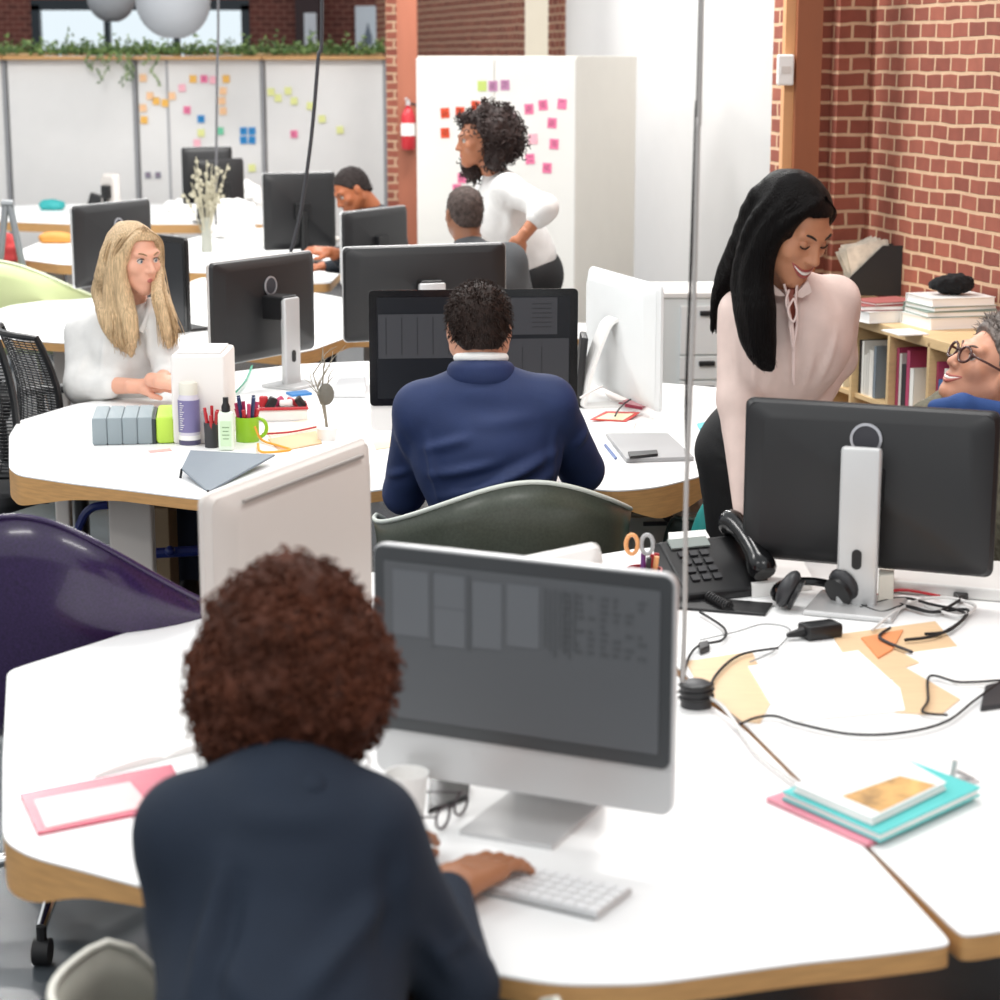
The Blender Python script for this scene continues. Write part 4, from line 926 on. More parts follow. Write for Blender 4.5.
for i, (pts, lb, m) in enumerate([([(850, 600), (880, 612), (905, 606), (935, 612), (960, 600)], 'black cable at the back of the tangle right of the stand', bk), ([(860, 608), (900, 598), (930, 604), (965, 614), (940, 634), (905, 640)], 'black cable looping nearest the orange card', bk),
        ([(872, 630), (895, 612), (920, 600), (950, 598), (975, 606), (960, 616), (925, 606)], 'white cable curling over the black tangle', wc_), ([(900, 604), (930, 612), (968, 610), (950, 630), (925, 634)], 'second black loop under the white cable', bk), ([(960, 600), (975, 590), (1003, 584)], 'black cable with plug running off the right edge', bk), ([(868, 598), (900, 590), (940, 596)], 'red cable behind the silver stand', M_RED),
        ([(890, 628), (880, 638), (912, 652)], 'short brown cable on the pale wood', M_DGREY)]): cable(lb, pts, .0036, m, grp='cable tangle by the silver stand')
quad_item('cable_adapter', 'small black plug in the cable tangle by the right edge', 'plug', [(952, 597), (966, 592), (972, 598), (958, 604)], .016, M_BLACK, bev=.003)
quad_item('cable_adapter', 'small black plug left beside the pale wood strip', 'plug', [(698, 648), (708, 646), (710, 652), (700, 656)], .014, M_BLACK, bev=.003)
quad_item('white_box', 'low white box behind the silver monitor stand', 'box', [(878, 606), (893, 604), (893, 590), (878, 590)], .07, mat('cream_box', '#EDE9DC', .5), bev=.003)
quad_item('keyboard_tray', 'long white ridged tray under the big monitor', 'tray', [(880, 592), (1040, 606), (1040, 575), (880, 566)], .03, M_WPLAS, bev=.006)
quad_item('red_notebook', 'dark red notebook right of the telephone', 'notebook', [(752, 565), (780, 560), (792, 566), (762, 573)], .012, mat('dark_red_cover', '#7A2A3C', .5))
c = P(696, 706, .74); r = thing('cable_spool', 'dark round cable spool beside the foreground computer edge', 'spool', (c.x, c.y, .74)); MB().lathe([(0, 0), (.030, 0), (.030, .045), (.02, .05), (0, .05)], n=20).build('spool', M_DGREY, r, smooth=True)
MB().tube([(.032*math.cos(k*.5), .032*math.sin(k*.5), .01+k*.001) for k in range(38)], .0035, 5).build('wound_cable', M_BLACK, r, smooth='all')
# ---- hanging cables
def hang(label, pts, Y, r, m, dy=0):
    P3 = [at(px, py, Y) for px, py in pts]; P3 = [Vector((p.x, p.y+dy, p.z)) for p in P3]; top = P3[0]; P3 = [Vector((top.x+(top.x-P3[1].x)*.5, top.y, HW))]+P3
    return tag(MB().tube(curve_pts(P3, 6), r, 8).build('hanging_cable', m, smooth='all'), label, 'cable', 'cables hanging from the ceiling')
hang('thick grey and white cable hanging down to the foreground desk', [(702, -10), (698, 130), (694, 300), (690, 400), (686, 500), (685, 600), (683, 682)], 3.72, .0045, mat('cable_pale', '#A9A5A2', .4))
hang('black cable hanging beside the grey cable in the foreground', [(700, -10), (696, 110), (691, 260), (686, 400), (687, 480), (686, 560), (683, 640), (681, 682)], 3.74, .0028, M_BLACK)
hang('black cable hanging in front of the partition down behind the curved-stand monitor', [(322, -10), (318, 60), (311, 140), (300, 215), (288, 262)], 8.6, .008, mat('cable_dark_grey', '#3C3C40', .5))
hang('thin grey cable hanging far back by the orange notes', [(218, -10), (217, 80), (216, 200), (216, 225)], 13.2, .008, mat('cable_mid_grey', '#6C6C70', .5))
# ---- middle left desk items
a, b, L_, rz = dd_(88, 446, 172, 444); c = (a+b)/2
r = thing('lunch_box', 'grey ribbed zip case with lime green end, on the blonde woman\'s desk', 'case', (c.x-.01, c.y+.12, .74), rz)
for k in range(4): MB().box((-L_/2+.032+k*.0475, 0, .045), (.0472, .24, .088), bev=.006).build('rib', mat('case_grey', '#8C979C', .6), r, smooth=True)
MB().box((L_/2-.066, 0, .04), (.022, .235, .086), bev=.004).build('black_band', mat('band_dark', '#2C3636', .5), r, smooth=True)
lm_ = mat('lime_plastic', '#B7D84B', .5); MB().box((L_/2-.025, 0, .045), (.06, .24, .088), bev=.012).build('lime_end', lm_, r, smooth=True)
for s in (-1, 1): MB().tube([(L_/2+.004, s*.04-.02, .03), (L_/2+.022, s*.04-.02, .035)], .01, 8).build('knob', lm_, r, smooth=True)
quad_item('pink_slip', 'small pink paper slip in front of the grey zip case', 'paper', [(148, 451), (170, 449), (172, 451), (150, 453)], .002, mat('slip_pink', '#E8A9A4', .6))
# tall white box
a, b, L_, rz = dd_(177, 444, 232, 444); c = (a+b)/2
r = thing('tall_white_box', 'tall white desktop box beside the blonde woman\'s hands', 'box', (c.x-.015, c.y+.13, .74), rz)
hb_ = .285; MB().box((0, 0, hb_/2), (L_*.98, .26, hb_), bev=.01).build('casing', mat('warm_white_box', '#E5E0DC', .5), r, smooth=True)
MB().box((0, 0, hb_+.004), (L_*.8, .2, .008), bev=.003).build('lid', M_WPLAS, r)
# spray cans
for (px, top, lb, rz_) in ((188, 386, 'tall aerosol can with purple label in front of the white box', 0),):
    c = P(183, 441, .74); c2 = P(197, 447, .74)
c = P(190, 445, .74); r = thing('spray_can', 'white and purple aerosol can in front of the tall white box', 'spray can', (c.x, c.y, .74))
MB().lathe([(0, 0), (.033, 0), (.034, .004), (.034, .15), (.028, .165), (0, .166)], n=28).build('can', mat('can_lilac', '#C9C4CF', .35), r, smooth=True)
MB().lathe([(0, .164), (.029, .164), (.029, .198), (.026, .202), (0, .202)], n=24).build('cap', mat('can_cap_cream', '#D9D5C8', .5), r, smooth=True)
MB().lathe([(.0343, .0), (.0343, .035)], n=28).build('white_band', M_WPLAS, r, smooth=True)
pur = mat('label_purple', '#4F3F86', .4)
MB().lathe([(.0346, .045), (.0346, .148)], n=28).build('label_wrap', mat('label_lilac', '#756E98', .4), r, smooth=True)
mk = MB()
for k in range(13): an = -.55-.25*(k % 2)*0; zz = .055+k*.007; mk.tube([(.0352*math.sin(an+t), -.0352*math.cos(an+t), zz) for t in (-.22, -.1, .02+.1*(k % 3))], .0014, 4)
mk.build('label_marks', M_WPLAS, r)['kind'] = 'stuff'
MB().lathe([(.0345, .004), (.0345, .02)], n=28, cap=False).build('base_band', mat('base_dark_violet', '#4A4663', .4), r, smooth=True)
# pen holder
c = P(212, 447, .74); r = thing('pencil_cup', 'dark wire pen cup full of red pens', 'pencil cup', (c.x, c.y, .74))
MB().lathe([(0, 0), (.022, 0), (.024, .08), (.022, .08), (.02, .003), (0, .003)], n=20).build('cup', M_DGREY, r, smooth=True)
for k in range(8):
    an = k*.8; MB().tube([(.008*math.cos(an), .008*math.sin(an), .01), (.026*math.cos(an), .026*math.sin(an), .105+.012*(k % 3))], .0055, 6).build('pen', M_RED if k % 4 else mat('pen_steel', '#9A9A9C', .3), r, smooth=True)
# spray bottle
c = P(227, 450, .74); r = thing('spray_bottle', 'clear pale green spray bottle with black nozzle', 'bottle', (c.x, c.y, .74))
MB().box((0, 0, .062), (.050, .034, .124), bev=.010).build('bottle', mat('bottle_pale', '#DCE8D6', .25), r, smooth=True)
MB().lathe([(0, .123), (.014, .123), (.014, .14), (.009, .15), (.009, .168), (0, .168)], n=14).build('nozzle', M_BLACK, r, smooth=True)
MB().box((0, -.0178, .055), (.034, .001, .08)).build('paper_label', mat('label_mint', '#C6DDBA', .5), r)
for k in range(4): MB().box((0, -.0186, .075-k*.012), (.022-.004*(k % 2), .0008, .003)).build('label_line', mat('label_ink', '#7F9A74', .6), r)
# green mug
c = P(247, 442, .74); r = thing('mug', 'lime green mug stuffed with pens and scissors', 'mug', (c.x, c.y+.02, .74))
gm = mat('mug_green', '#8FC21F', .35)
MB().lathe([(0, 0), (.036, 0), (.038, .003), (.038, .08), (.035, .08), (.034, .006), (0, .006)], n=28).build('body', gm, r, smooth=True)
MB().tube([(.036+.026*math.sin(t), 0, .043+.03*math.cos(t)) for t in [PI*k/12 for k in range(13)]], .006, 8).build('handle', gm, r, smooth=True)
for k in range(13):
    an = k*.5; cm_ = [M_RED, mat('pen_magenta', '#B5335E', .4), mat('pen_navy', '#23305A', .4)][k % 3]
    MB().tube([(.012*math.cos(an), .012*math.sin(an), .01), (.036*math.cos(an), .03*math.sin(an), .105+.02*(k % 3))], .0065, 6).build('pen', cm_, r, smooth=True)
# red basket of odds and ends, papers, lanyards
c = P(275, 420, .74); r = thing('desk_tray', 'white tray with red rim and odds and ends behind the green mug', 'tray', (c.x+.02, c.y+.03, .74), .15)
MB().box((0, 0, .02), (.17, .12, .04), bev=.006).build('tray', M_WPLAS, r); MB().tube([(-.085, -.06, .044), (.085, -.06, .044), (.085, .06, .044), (-.085, .06, .044), (-.085, -.06, .044)], .006, 6).build('rim', M_RED, r)
for k in range(6): MB().box((-.06+.025*k, .01*((-1)**k), .055), (.03, .02, .045), Matrix.Rotation(.5*k, 3, 'Y')@Rz(.4*k), bev=.006).build('knick_knack', [M_RED, M_BLACK, mat('pen_magenta', '#B5335E', .4), M_WPLAS][k % 4], r, smooth=True)
quad_item('paper_sheet', 'cream paper with red border lying behind the white computer', 'paper', [(262, 428), (318, 418), (338, 430), (272, 440)], .003, mat('paper_cream', '#F2E3CF', .6))
quad_item('kraft_envelope', 'tan envelope beside the white computer, in front of the dry branch', 'envelope', [(268, 440), (316, 432), (322, 444), (280, 452)], .004, mat('kraft', '#D8B58C', .6))
cable('orange lanyard trailing from the green mug', [(255, 427, .05), (262, 440), (280, 446), (290, 450), (262, 452), (258, 444)], .004, mat('lanyard_orange', '#E8A033', .6), 'lanyard')
cable('red strap lying on the cream paper', [(262, 434), (290, 432), (316, 427)], .004, M_RED, 'strap')
cable('green cable looping under the curved-stand monitor', [(236, 392), (246, 380), (252, 366)], .004, mat('cable_green', '#2E9C7A', .5))
cable('dark coiled cable by the curved stand', [(262, 415), (290, 412), (305, 408), (300, 400), (285, 402)], .004, M_DGREY)
# dry branch plant
c = P(327, 440, .74); r = thing('branch_plant', 'dry thorny branch with a grey cone in a white pot', 'plant', (c.x, c.y, .74))
MB().lathe([(0, 0), (.028, 0), (.034, .04), (.030, .045), (0, .043)], n=20).build('pot', M_WPLAS, r, smooth=True)
br = MB(); rr = random.Random(4)
def limb(p, d, L, rad, dep):
    q = p+d*L; br.tube([p, (p+q)/2+Vector((rr.gauss(0, .004), 0, 0)), q], [rad, rad*.8, rad*.5], 6)
    if dep > 0:
        for k in range(3):
            nd = (d+Vector((rr.uniform(-.9, .9), rr.uniform(-.3, .3), rr.uniform(-.1, .5)))).normalized(); limb(p.lerp(q, .4+.3*k), nd, L*rr.uniform(.45, .7), rad*.6, dep-1)
limb(Vector((0, 0, .04)), Vector((-.08, 0, 1)).normalized(), .14, .005, 2); limb(Vector((0, 0, .05)), Vector((-.25, 0, 1)).normalized(), .17, .004, 2)
br.build('branches', mat('dry_branch', '#8C8578', .8), r, smooth='all')
MB().ball((.0, .0, .15), (.026, .024, .036)).build('cone', mat('grey_cone', '#6B675F', .9, bump=.4, bscale=150), r, smooth=True)
# grey wedge stand near the corner
a = P(182, 478, .74); b = P(208, 492, .74); c_ = P(275, 464, .74); d__ = P(190, 466, .74)
r = thing('laptop_stand', 'grey folded wedge stand between the zip case and the white computer', 'stand', (a.x, a.y, .74))
vs = [a+Vector((0, 0, .03)), b+Vector((0, 0, .002)), c_+Vector((0, 0, .03)), d__+Vector((0, .02, .045))]; vs += [v-Vector((0, 0, .006)) for v in vs]
MB().add(vs, [(0, 1, 2, 3), (7, 6, 5, 4), (0, 4, 5, 1), (1, 5, 6, 2), (2, 6, 7, 3), (3, 7, 4, 0)]).build('plate', mat('slate_grey', '#6F7983', .5), r, world=True)
MB().tube([a+Vector((0, 0, .028)), a+Vector((-.005, 0, 0))], .004, 6).tube([b+Vector((0, .0, .006)), b+Vector((0, 0, .0))], .004, 6).build('foot', M_BLACK, r, world=True)
# ---- middle right desk items
quad_item('laptop', 'closed grey laptop on the middle desk beside the blue sleeve', 'laptop', [(606, 437), (668, 437), (694, 461), (626, 463)], .014, mat('laptop_grey', '#A3A3A4', .45, metal=.2), bev=.003)
quad_item('phone_case', 'thin black phone lying on the grey laptop', 'phone', [(628, 454), (657, 452), (658, 456), (630, 459)], .008, M_BLACK, z=.755, bev=.002)
quad_item('document', 'white document under the small red sheet', 'paper', [(590, 424), (636, 422), (632, 436), (596, 436)], .006, M_PAPER)
quad_item('red_sheet', 'small sheet with red border and green pins', 'paper', [(590, 420), (606, 412), (640, 413), (626, 422)], .003, mat('sheet_red', '#D9453F', .5), z=.747)
quad_item('sheet_face', 'pale face sheet on the red bordered sheet', 'paper', [(596, 419), (608, 413.5), (634, 414), (623, 420.5)], .002, mat('sheet_pale', '#E4DEB8', .6), z=.7505)
quad_item('red_case', 'dark red phone case near the bent white stand', 'phone', [(618, 406), (634, 399), (652, 402), (642, 410)], .012, mat('case_crimson', '#A8324A', .35), bev=.002)
quad_item('pen', 'blue and white pen lying left of the grey laptop', 'pen', [(604, 446), (606, 445.5), (617, 459), (615, 460)], .006, mat('pen_blue', '#3C5C9A', .4))
cable('black glasses-like cable on the red sheet', [(615, 416, .02), (620, 408, .02), (632, 399, .03), (645, 402, .02)], .003, M_BLACK)
cable('white cable between the screen and the bent stand', [(580, 398, .05), (590, 392, .07), (603, 386, .08)], .004, wc_)
quad_item('blue_cloth', 'small turquoise cloth on the desk near the woman in pink', 'cloth', [(697, 426), (712, 423), (716, 428), (700, 431)], .01, mat('turquoise', '#6CC4CC', .7), bev=.003)
quad_item('white_papers', 'stack of white papers behind the bent stand', 'paper', [(605, 395), (640, 392), (650, 400), (612, 404)], .01, M_PAPER)
for i, (pts, lb) in enumerate([([(430, 437), (488, 437)], ''),]): pass
quad_item('kraft_sheet', 'tan paper on the desk left of the blue suit sleeve', 'paper', [(372, 440), (402, 436), (404, 446), (376, 450)], .002, mat('kraft_pale', '#EBD2B4', .6))
quad_item('grey_pad', 'pale grey flat box behind the dry branch', 'box', [(333, 398), (366, 398), (366, 384), (340, 382)], .03, mat('pale_grey_box', '#DCDDDE', .5), bev=.004)
quad_item('blue_folder', 'thin blue folder behind the curved stand', 'folder', [(286, 394), (306, 392), (312, 395), (292, 397)], .008, mat('folder_blue', '#3F86C9', .5))
# ---- back clutter
def bag(name, label, cat, px, py, size, m, amp=.02, z=.74, h=.012, seed=1, grp=None):
    c = P(px, py, z); V, Q = mesh_sdf([('e', (0, 0, size[2]*.9), (size[0], size[1], size[2])), ('b', (0, 0, size[2]*.5), (size[0]*.8, size[1]*.8, size[2]*.5), None, .02)], h)
    V = disp(V, Q, [(amp, (12, 12, 12), seed), (amp*.6, (30, 30, 30), seed+3)]); V[:, 2] = np.maximum(V[:, 2], 0.001)
    r = thing(name, label, cat, (c.x, c.y, z), 0, grp); vq_obj(name.split('_')[-1]+'_body', [(V+np.array([c.x, c.y, z]), Q)], m, r); return r
bag('plastic_bag', 'crumpled white plastic bag left of the dark monitor under the cable', 'bag', 234, 238, (.17, .12, .14), M_WPLAS, .03)
bag('plastic_bag', 'white crumpled bag behind the big plastic bag', 'bag', 250, 222, (.1, .1, .16), M_WPLAS, .03, seed=5)
bag('crumpled_paper', 'heap of crumpled white paper in front of the dark monitor', 'paper', 278, 248, (.16, .1, .07), M_PAPER, .03, seed=8)
bag('crumpled_paper', 'small white paper heap on the farthest desk', 'paper', 186, 212, (.16, .1, .05), M_PAPER, .03, seed=9)
bag('teal_pouch', 'teal pouch on the farthest desk at left', 'pouch', 52, 210, (.11, .07, .045), mat('teal', '#2E9C9C', .6), .01)
c = at(708, 530, 5.62); V, Q = mesh_sdf([('e', (0, 0, .38), (.07, .06, .36)), ('b', (0, 0, .25), (.08, .07, .25), None, .03)], .014); V = disp(V, Q, [(.012, (10, 10, 6), 3)]); V[:, 2] = np.maximum(V[:, 2], .001)
r = thing('teal_bag', 'tall teal bag standing on the floor beside the black trousers', 'bag', (c.x, 5.62, 0)); vq_obj('bag_body', [(V+np.array([c.x, 5.62, 0]), Q)], mat('teal2', '#1E8A86', .5), r)
bag('grey_papers', 'pile of pale papers beside the far man\'s arm', 'paper', 308, 245, (.22, .1, .04), M_GPLAS, .02, seed=12)
bag('cardboard_tray', 'orange-brown tray on the small back desk', 'tray', 56, 243, (.12, .07, .04), mat('amber_box', '#C98A3C', .6), .004)
bag('red_jacket', 'red jacket lump at the left edge behind the lime chair', 'jacket', -2, 262, (.14, .1, .1), mat('red_cloth', '#B83A3A', .8), .02)
c = P(207, 252, .74); r = thing('glass_vase', 'tall narrow vase with dry twigs on the back centre desk', 'vase', (c.x, c.y, .74))
MB().lathe([(0, 0), (.035, 0), (.038, .02), (.03, .16), (.03, .22), (.027, .22), (.027, .01), (0, .01)], n=18).build('vase', mat('vase_grey', '#A7A89E', .2), r, smooth=True)
tw = MB(); rr = random.Random(9)
for k in range(26):
    d = Vector((rr.gauss(0, .25), rr.gauss(0, .2), 1)).normalized(); L_ = rr.uniform(.25, .5); tw.tube([Vector((0, 0, .05)), Vector((0, 0, .1))+d*L_*.5, Vector((0, 0, .1))+d*L_], .004, 4)
    for j in range(3): tw.ball(Vector((0, 0, .1))+d*L_*(.7+.12*j)+Vector((rr.gauss(0, .015), 0, 0)), .014, n=6)
tw.build('twigs', mat('twig_tan', '#B8B29C', .8), r)
c = P(97, 209, .74); r = thing('desk_telephone', 'tiny black phone on the farthest desk', 'telephone', (c.x, c.y, .74)); MB().box((0, 0, .06), (.13, .05, .12), Matrix.Rotation(.3, 3, 'Y'), bev=.01).build('body', M_BLACK, r)
bag('dark_shade', 'brown leather bag in front of the dark monitor under the cable', 'bag', 286, 236, (.11, .06, .13), mat('dark_brown', '#3A2422', .6), .006)
# black phone by monitor behind man, far desk frame at left
c = at(14, 215, 10.5); r = thing('garment_rack', 'grey metal trestle frame cut by the left edge, behind the lime chair', 'frame', (c.x, 10.5, 0))
for x0, x1 in ((-.12, -.04), (.10, -.02)): MB().tube([(x0*1.8, 0, 0), (x1, 0, 1.22)], .018, 8).build('leg', mat('frame_grey', '#7F8386', .4), r, smooth=True)
MB().tube([(-.06, 0, 1.22), (.0, 0, 1.22)], .02, 8).build('top_bar', mat('frame_grey', '#7F8386', .4), r, smooth=True); MB().box((-.13, 0, .8), (.02, .02, .5)).build('brace', mat('frame_grey', '#7F8386', .4), r)
# under-desk items
c = at(115, 520, 6.35)
blu = mat('bike_blue', '#1B2A6E', .3)
B1 = [at(78, 545, 6.6), at(82, 520, 6.6), at(92, 508, 6.6), at(108, 505, 6.6)]; zf = 0
r = thing('bicycle_frame', 'dark blue tubular frame leaning under the blonde woman\'s desk', 'frame', (B1[0].x+.2, 6.6, 0))
MB().tube(curve_pts([Vector((B1[0].x-.01, 6.6, .0))]+B1, 6), .014, 8).build('curved_tube', blu, r, smooth=True, world=True)
a1 = at(140, 556, 6.6); b1 = at(210, 550, 6.6); MB().tube([Vector((a1.x-.1, 6.6, a1.z)), b1], .018, 8).build('cross_tube', blu, r, smooth=True, world=True); MB().ball(at(170, 551, 6.56), .018).build('knob', blu, r, smooth=True, world=True)
MB().tube([Vector((b1.x, 6.6, b1.z)), Vector((b1.x, 6.6, 0))], .018, 8).build('upright', blu, r, smooth=True, world=True)
for (px0, px1, py0, py1, Y, col, lb) in ((142, 168, 509, 530, 6.95, '#9B8468', 'tan carton on the shelf under the blonde woman\'s desk'),):
    a = at(px0, py1, Y); b = at(px1, py0, Y); r = thing('carton', lb, 'box', ((a.x+b.x)/2, Y+.1, 0)); MB().box((0, 0, (b.z)/2), (b.x-a.x, .18, b.z), bev=.005).build('carton_body', mat('carton_tan', col, .7), r)
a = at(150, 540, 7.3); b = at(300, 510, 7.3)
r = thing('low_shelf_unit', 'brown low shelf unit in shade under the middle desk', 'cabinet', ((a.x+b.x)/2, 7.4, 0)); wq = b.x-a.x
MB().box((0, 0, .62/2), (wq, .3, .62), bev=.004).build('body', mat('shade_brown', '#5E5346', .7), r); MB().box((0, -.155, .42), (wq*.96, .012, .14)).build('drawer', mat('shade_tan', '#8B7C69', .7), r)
r = thing('drawer_pedestal', 'pale grey drawer pedestal under the leaf-shaped desk corner', 'cabinet', (at(648, 540, 6.3).x, 6.35, 0), .1)
MB().box((0, 0, .29), (.3, .4, .58), bev=.006).build('body', mat('pedestal_grey', '#B2AEA6', .5), r)
for k in range(3): dq = MB().box((0, -.205, .49-.17*k), (.28, .015, .16), bev=.003).build('drawer', mat('pedestal_front', '#BDB9B1', .5), r); MB().box((0, -.216, .55-.17*k), (.1, .012, .012)).build('handle', M_DGREY, dq)
r = thing('drawer_pedestal', 'pale grey drawer pedestal beyond the olive chair arm', 'cabinet', (at(597, 530, 6.6).x, 6.7, 0), -.1)
MB().box((0, 0, .28), (.22, .35, .56), bev=.006).build('body', MATS['pedestal_grey'], r); MB().box((0, -.18, .4), (.2, .012, .2)).build('drawer', MATS['pedestal_front'], r)
a = at(665, 515, 6.0); b = at(700, 545, 6.0); r = thing('desk_brace', 'dark slanted metal brace below the leaf-shaped desk corner', 'brace', (b.x, 6.0, 0)); MB().tube([a, b, Vector((b.x+.03, 6.0, 0))], .014, 8).build('bar', M_DGREY, r, smooth=True, world=True)
# ============================================================ people
def J(px, py, Y): return np.array(at(px, py, Y))
def basis(fwd, up=(0, 0, 1)):
    y = Vector(fwd).normalized(); z = Vector(up); z = (z-y*z.dot(y)).normalized(); x = y.cross(z)
    return np.array([[x.x, y.x, z.x], [x.y, y.y, z.y], [x.z, y.z, z.z]])
class Head:
    def __init__(s, c, fwd, up=(0, 0, 1), sc=1.0): s.c = np.array(c); s.R = basis(fwd, up); s.s = sc
    def T(s, V): return np.asarray(V)*s.s@s.R.T+s.c
    def t(s, x, y, z): return tuple(s.T(np.array([[x, y, z]]))[0])
def head_mesh(H, h=.0038, fem=False, smile=0, beard=0):
    jw = .050 if fem else .056; k = dict(k=.02)
    pr = [('e', (0, -.014, .030), (.075, .096, .085)), ('e', (0, .030, -.028), (.060, .062, .078), dict(k=.03)),
          ('c', (-jw, .0, -.045), .022, (-.012, .070, -.094), .018, dict(k=.03)), ('c', (jw, .0, -.045), .022, (.012, .070, -.094), .018, dict(k=.03)),
          ('e', (0, .074, -.097), (.020, .016, .014), dict(k=.02)),
          ('e', (-.041, .060, -.020), (.024, .022, .022), dict(k=.02)), ('e', (.041, .060, -.020), (.024, .022, .022), dict(k=.02)),
          ('c', (-.044, .073, .030), .010, (-.012, .084, .024), .010, dict(k=.018)), ('c', (.044, .073, .030), .010, (.012, .084, .024), .010, dict(k=.018)),
          ('c', (0, .084, .016), .008, (0, .109, -.026), .0105, dict(k=.014)), ('e', (-.012, .098, -.030), (.008, .010, .007), dict(k=.008)), ('e', (.012, .098, -.030), (.008, .010, .007), dict(k=.008)),
          ('e', (0, .080, -.058), (.026, .017, .018), dict(k=.02)),
          ('e', (-.077, -.006, -.004), (.009, .018, .030), dict(k=.008)), ('e', (.077, -.006, -.004), (.009, .018, .030), dict(k=.008)),
          ('c', (0, -.028, -.05), .052 if fem else .058, (0, -.040, -.13), .050 if fem else .058, dict(k=.03))]
    sub = [('e', (-.031, .099, .007), (.0165, .017, .0085)), ('e', (.031, .099, .007), (.0165, .017, .0085))]
    V, Q = mesh_sdf(pr, h, sub=sub, ksub=.014); return H.T(V), Q
def face_parts(H, root, skin, eyes='open', iris='#3A2A1E', brow='#241812', lips='#A85A52', smile=0, look=0, teeth=False):
    for s in (-1, 1):
        mb = MB(); mb.ball(H.t(s*.031, .0745, .006), .0130*H.s, n=16)
        if eyes == 'open':
            R_ = Matrix(H.R.tolist())
            mb.mi = 1; mb.ball(H.t(s*.031+look*.004, .0815, .0055), (.0072*H.s, .0070*H.s, .0072*H.s), R_, n=12)
            o = mb.build('eye', [mat('eye_white', '#CBC3BC', .3), mat('iris_'+iris.strip('#'), iris, .15)], root, smooth='all', world=True)
            arc = [H.t(s*(.031+.0155*math.cos(t)), .087-.004*abs(math.cos(t)), .006+.0085*math.sin(t)) for t in [PI*k/10 for k in range(11)]]
            MB().tube(arc, .0017*H.s, 6).build('upper_lid', mat('lash_dark', '#1C1210', .6), root, smooth='all', world=True)
        else:
            o = mb.build('eyelid', skin, root, smooth='all', world=True)
            arc = [H.t(s*(.031+.0155*math.cos(t)), .0885-.004*abs(math.cos(t)), .005-.0065*math.sin(t)) for t in [PI*k/10 for k in range(11)]]
            MB().tube(arc, .0018*H.s, 6).build('lashes', mat('lash_dark', '#1C1210', .6), root, smooth='all', world=True)
        arc = [H.t(s*(.014+.036*u), .0935-.020*u*u, .0255+.008*math.sin(u*PI*.8)) for u in [k/8 for k in range(9)]]
        MB().tube(arc, [.0015*H.s+.0016*H.s*math.sin(.4+2.4*k/8) for k in range(9)], 6).build('eyebrow', mat('brow_'+brow.strip('#'), brow, .8), root, smooth='all', world=True)
    w = .024+.012*smile; lm = mat('lips_'+lips.strip('#'), lips, .4)
    def arcp(u, dz): return H.t(u*w, .0975-.020*u*u, -.060+dz*(1-u*u)+.012*smile*u*u)
    n = 12; us = [-1+2*k/n for k in range(n+1)]
    og = .0085*smile if teeth else .0
    mb = MB(); mb.tube([arcp(u, .002+.001*math.cos(u*9)) for u in us], [.0012+.0030*(1-u*u) for u in us], 7); mb.tube([arcp(u, -.004-og) for u in us], [.0012+.0036*(1-u*u) for u in us], 7)
    mb.build('lips', lm, root, smooth='all', world=True)
    if teeth: MB().tube([arcp(u*.86, -.002-og*.35) for u in us], [.0010+.0034*(1-u*u) for u in us], 7).build('teeth', mat('teeth', '#F4EFE8', .3), root, smooth='all', world=True)
def hand_mesh(w, d, nrm, ts, curl=.35, sc=1.0, h=.0028, spread=.06):
    """w wrist, d finger direction, nrm back-of-hand normal"""
    d = Vector(d).normalized(); z = Vector(nrm); z = (z-d*z.dot(d)).normalized(); y = z.cross(d)
    R_ = np.array([[d.x, y.x, z.x], [d.y, y.y, z.y], [d.z, y.z, z.z]])
    pr = [('b', (.045, 0, 0), (.043, .040, .013), None, .012), ('c', (-.04, 0, -.002), .026, (.012, 0, 0), .027, dict(k=.02))]
    for yy, L, r in ((.030, .070, .0086), (.010, .078, .0088), (-.011, .072, .0085), (-.030, .056, .0075)):
        p = Vector((.080, yy*ts, .002)); a = -curl*.35; sp = yy*ts*spread*20
        for k, f in enumerate((.46, .30, .26)):
            q = p+Vector((math.cos(a), math.sin(sp*.12), math.sin(a)))*L*f*1.05; pr.append(('c', tuple(p), r*(1-.08*k), tuple(q), r*(1-.08*(k+1)), dict(k=.006))); p = q; a -= curl*(1.0 if k == 0 else .7)
    pr += [('c', (.015, .026*ts, -.004), .014, (.052, .054*ts, -.012), .0105, dict(k=.012)), ('c', (.052, .054*ts, -.012), .0103, (.084, .060*ts, -.018), .0085, dict(k=.005))]
    V, Q = mesh_sdf(pr, h, k=.008); return V*sc@R_.T+np.array(w), Q
def strands(guides, n, jit, r, m, root, name='hair', seg=5, wave=0, seed=1, rt=.3, start_j=.3):
    rr = random.Random(seed); mb = MB(); K = len(guides)
    for i in range(n):
        f = rr.random()*(K-1); k = min(int(f), K-2) if K > 1 else 0; f -= k
        g0 = guides[k]; g1 = guides[k+1] if K > 1 else g0; off = Vector((rr.gauss(0, jit), rr.gauss(0, jit), rr.gauss(0, jit*.5))); ph = rr.random()*6
        L_ = rr.uniform(.85, 1.0); pts = []
        for j in range(len(g0)):
            p = Vector(g0[j]).lerp(Vector(g1[j]), f); t = j/(len(g0)-1); pts.append(p+off*(start_j+(1-start_j)*t)+Vector((math.sin(ph+t*9), math.cos(ph+t*8), 0))*wave*t)
        pts = curve_pts(pts, seg); pts = pts[:max(3, int(len(pts)*L_))]
        N = len(pts); mb.tube(pts, [r*(1-(1-rt)*(q/(N-1))**3) for q in range(N)], 4, cap=False)
    return mb.build(name, m, root, smooth='all', world=True)
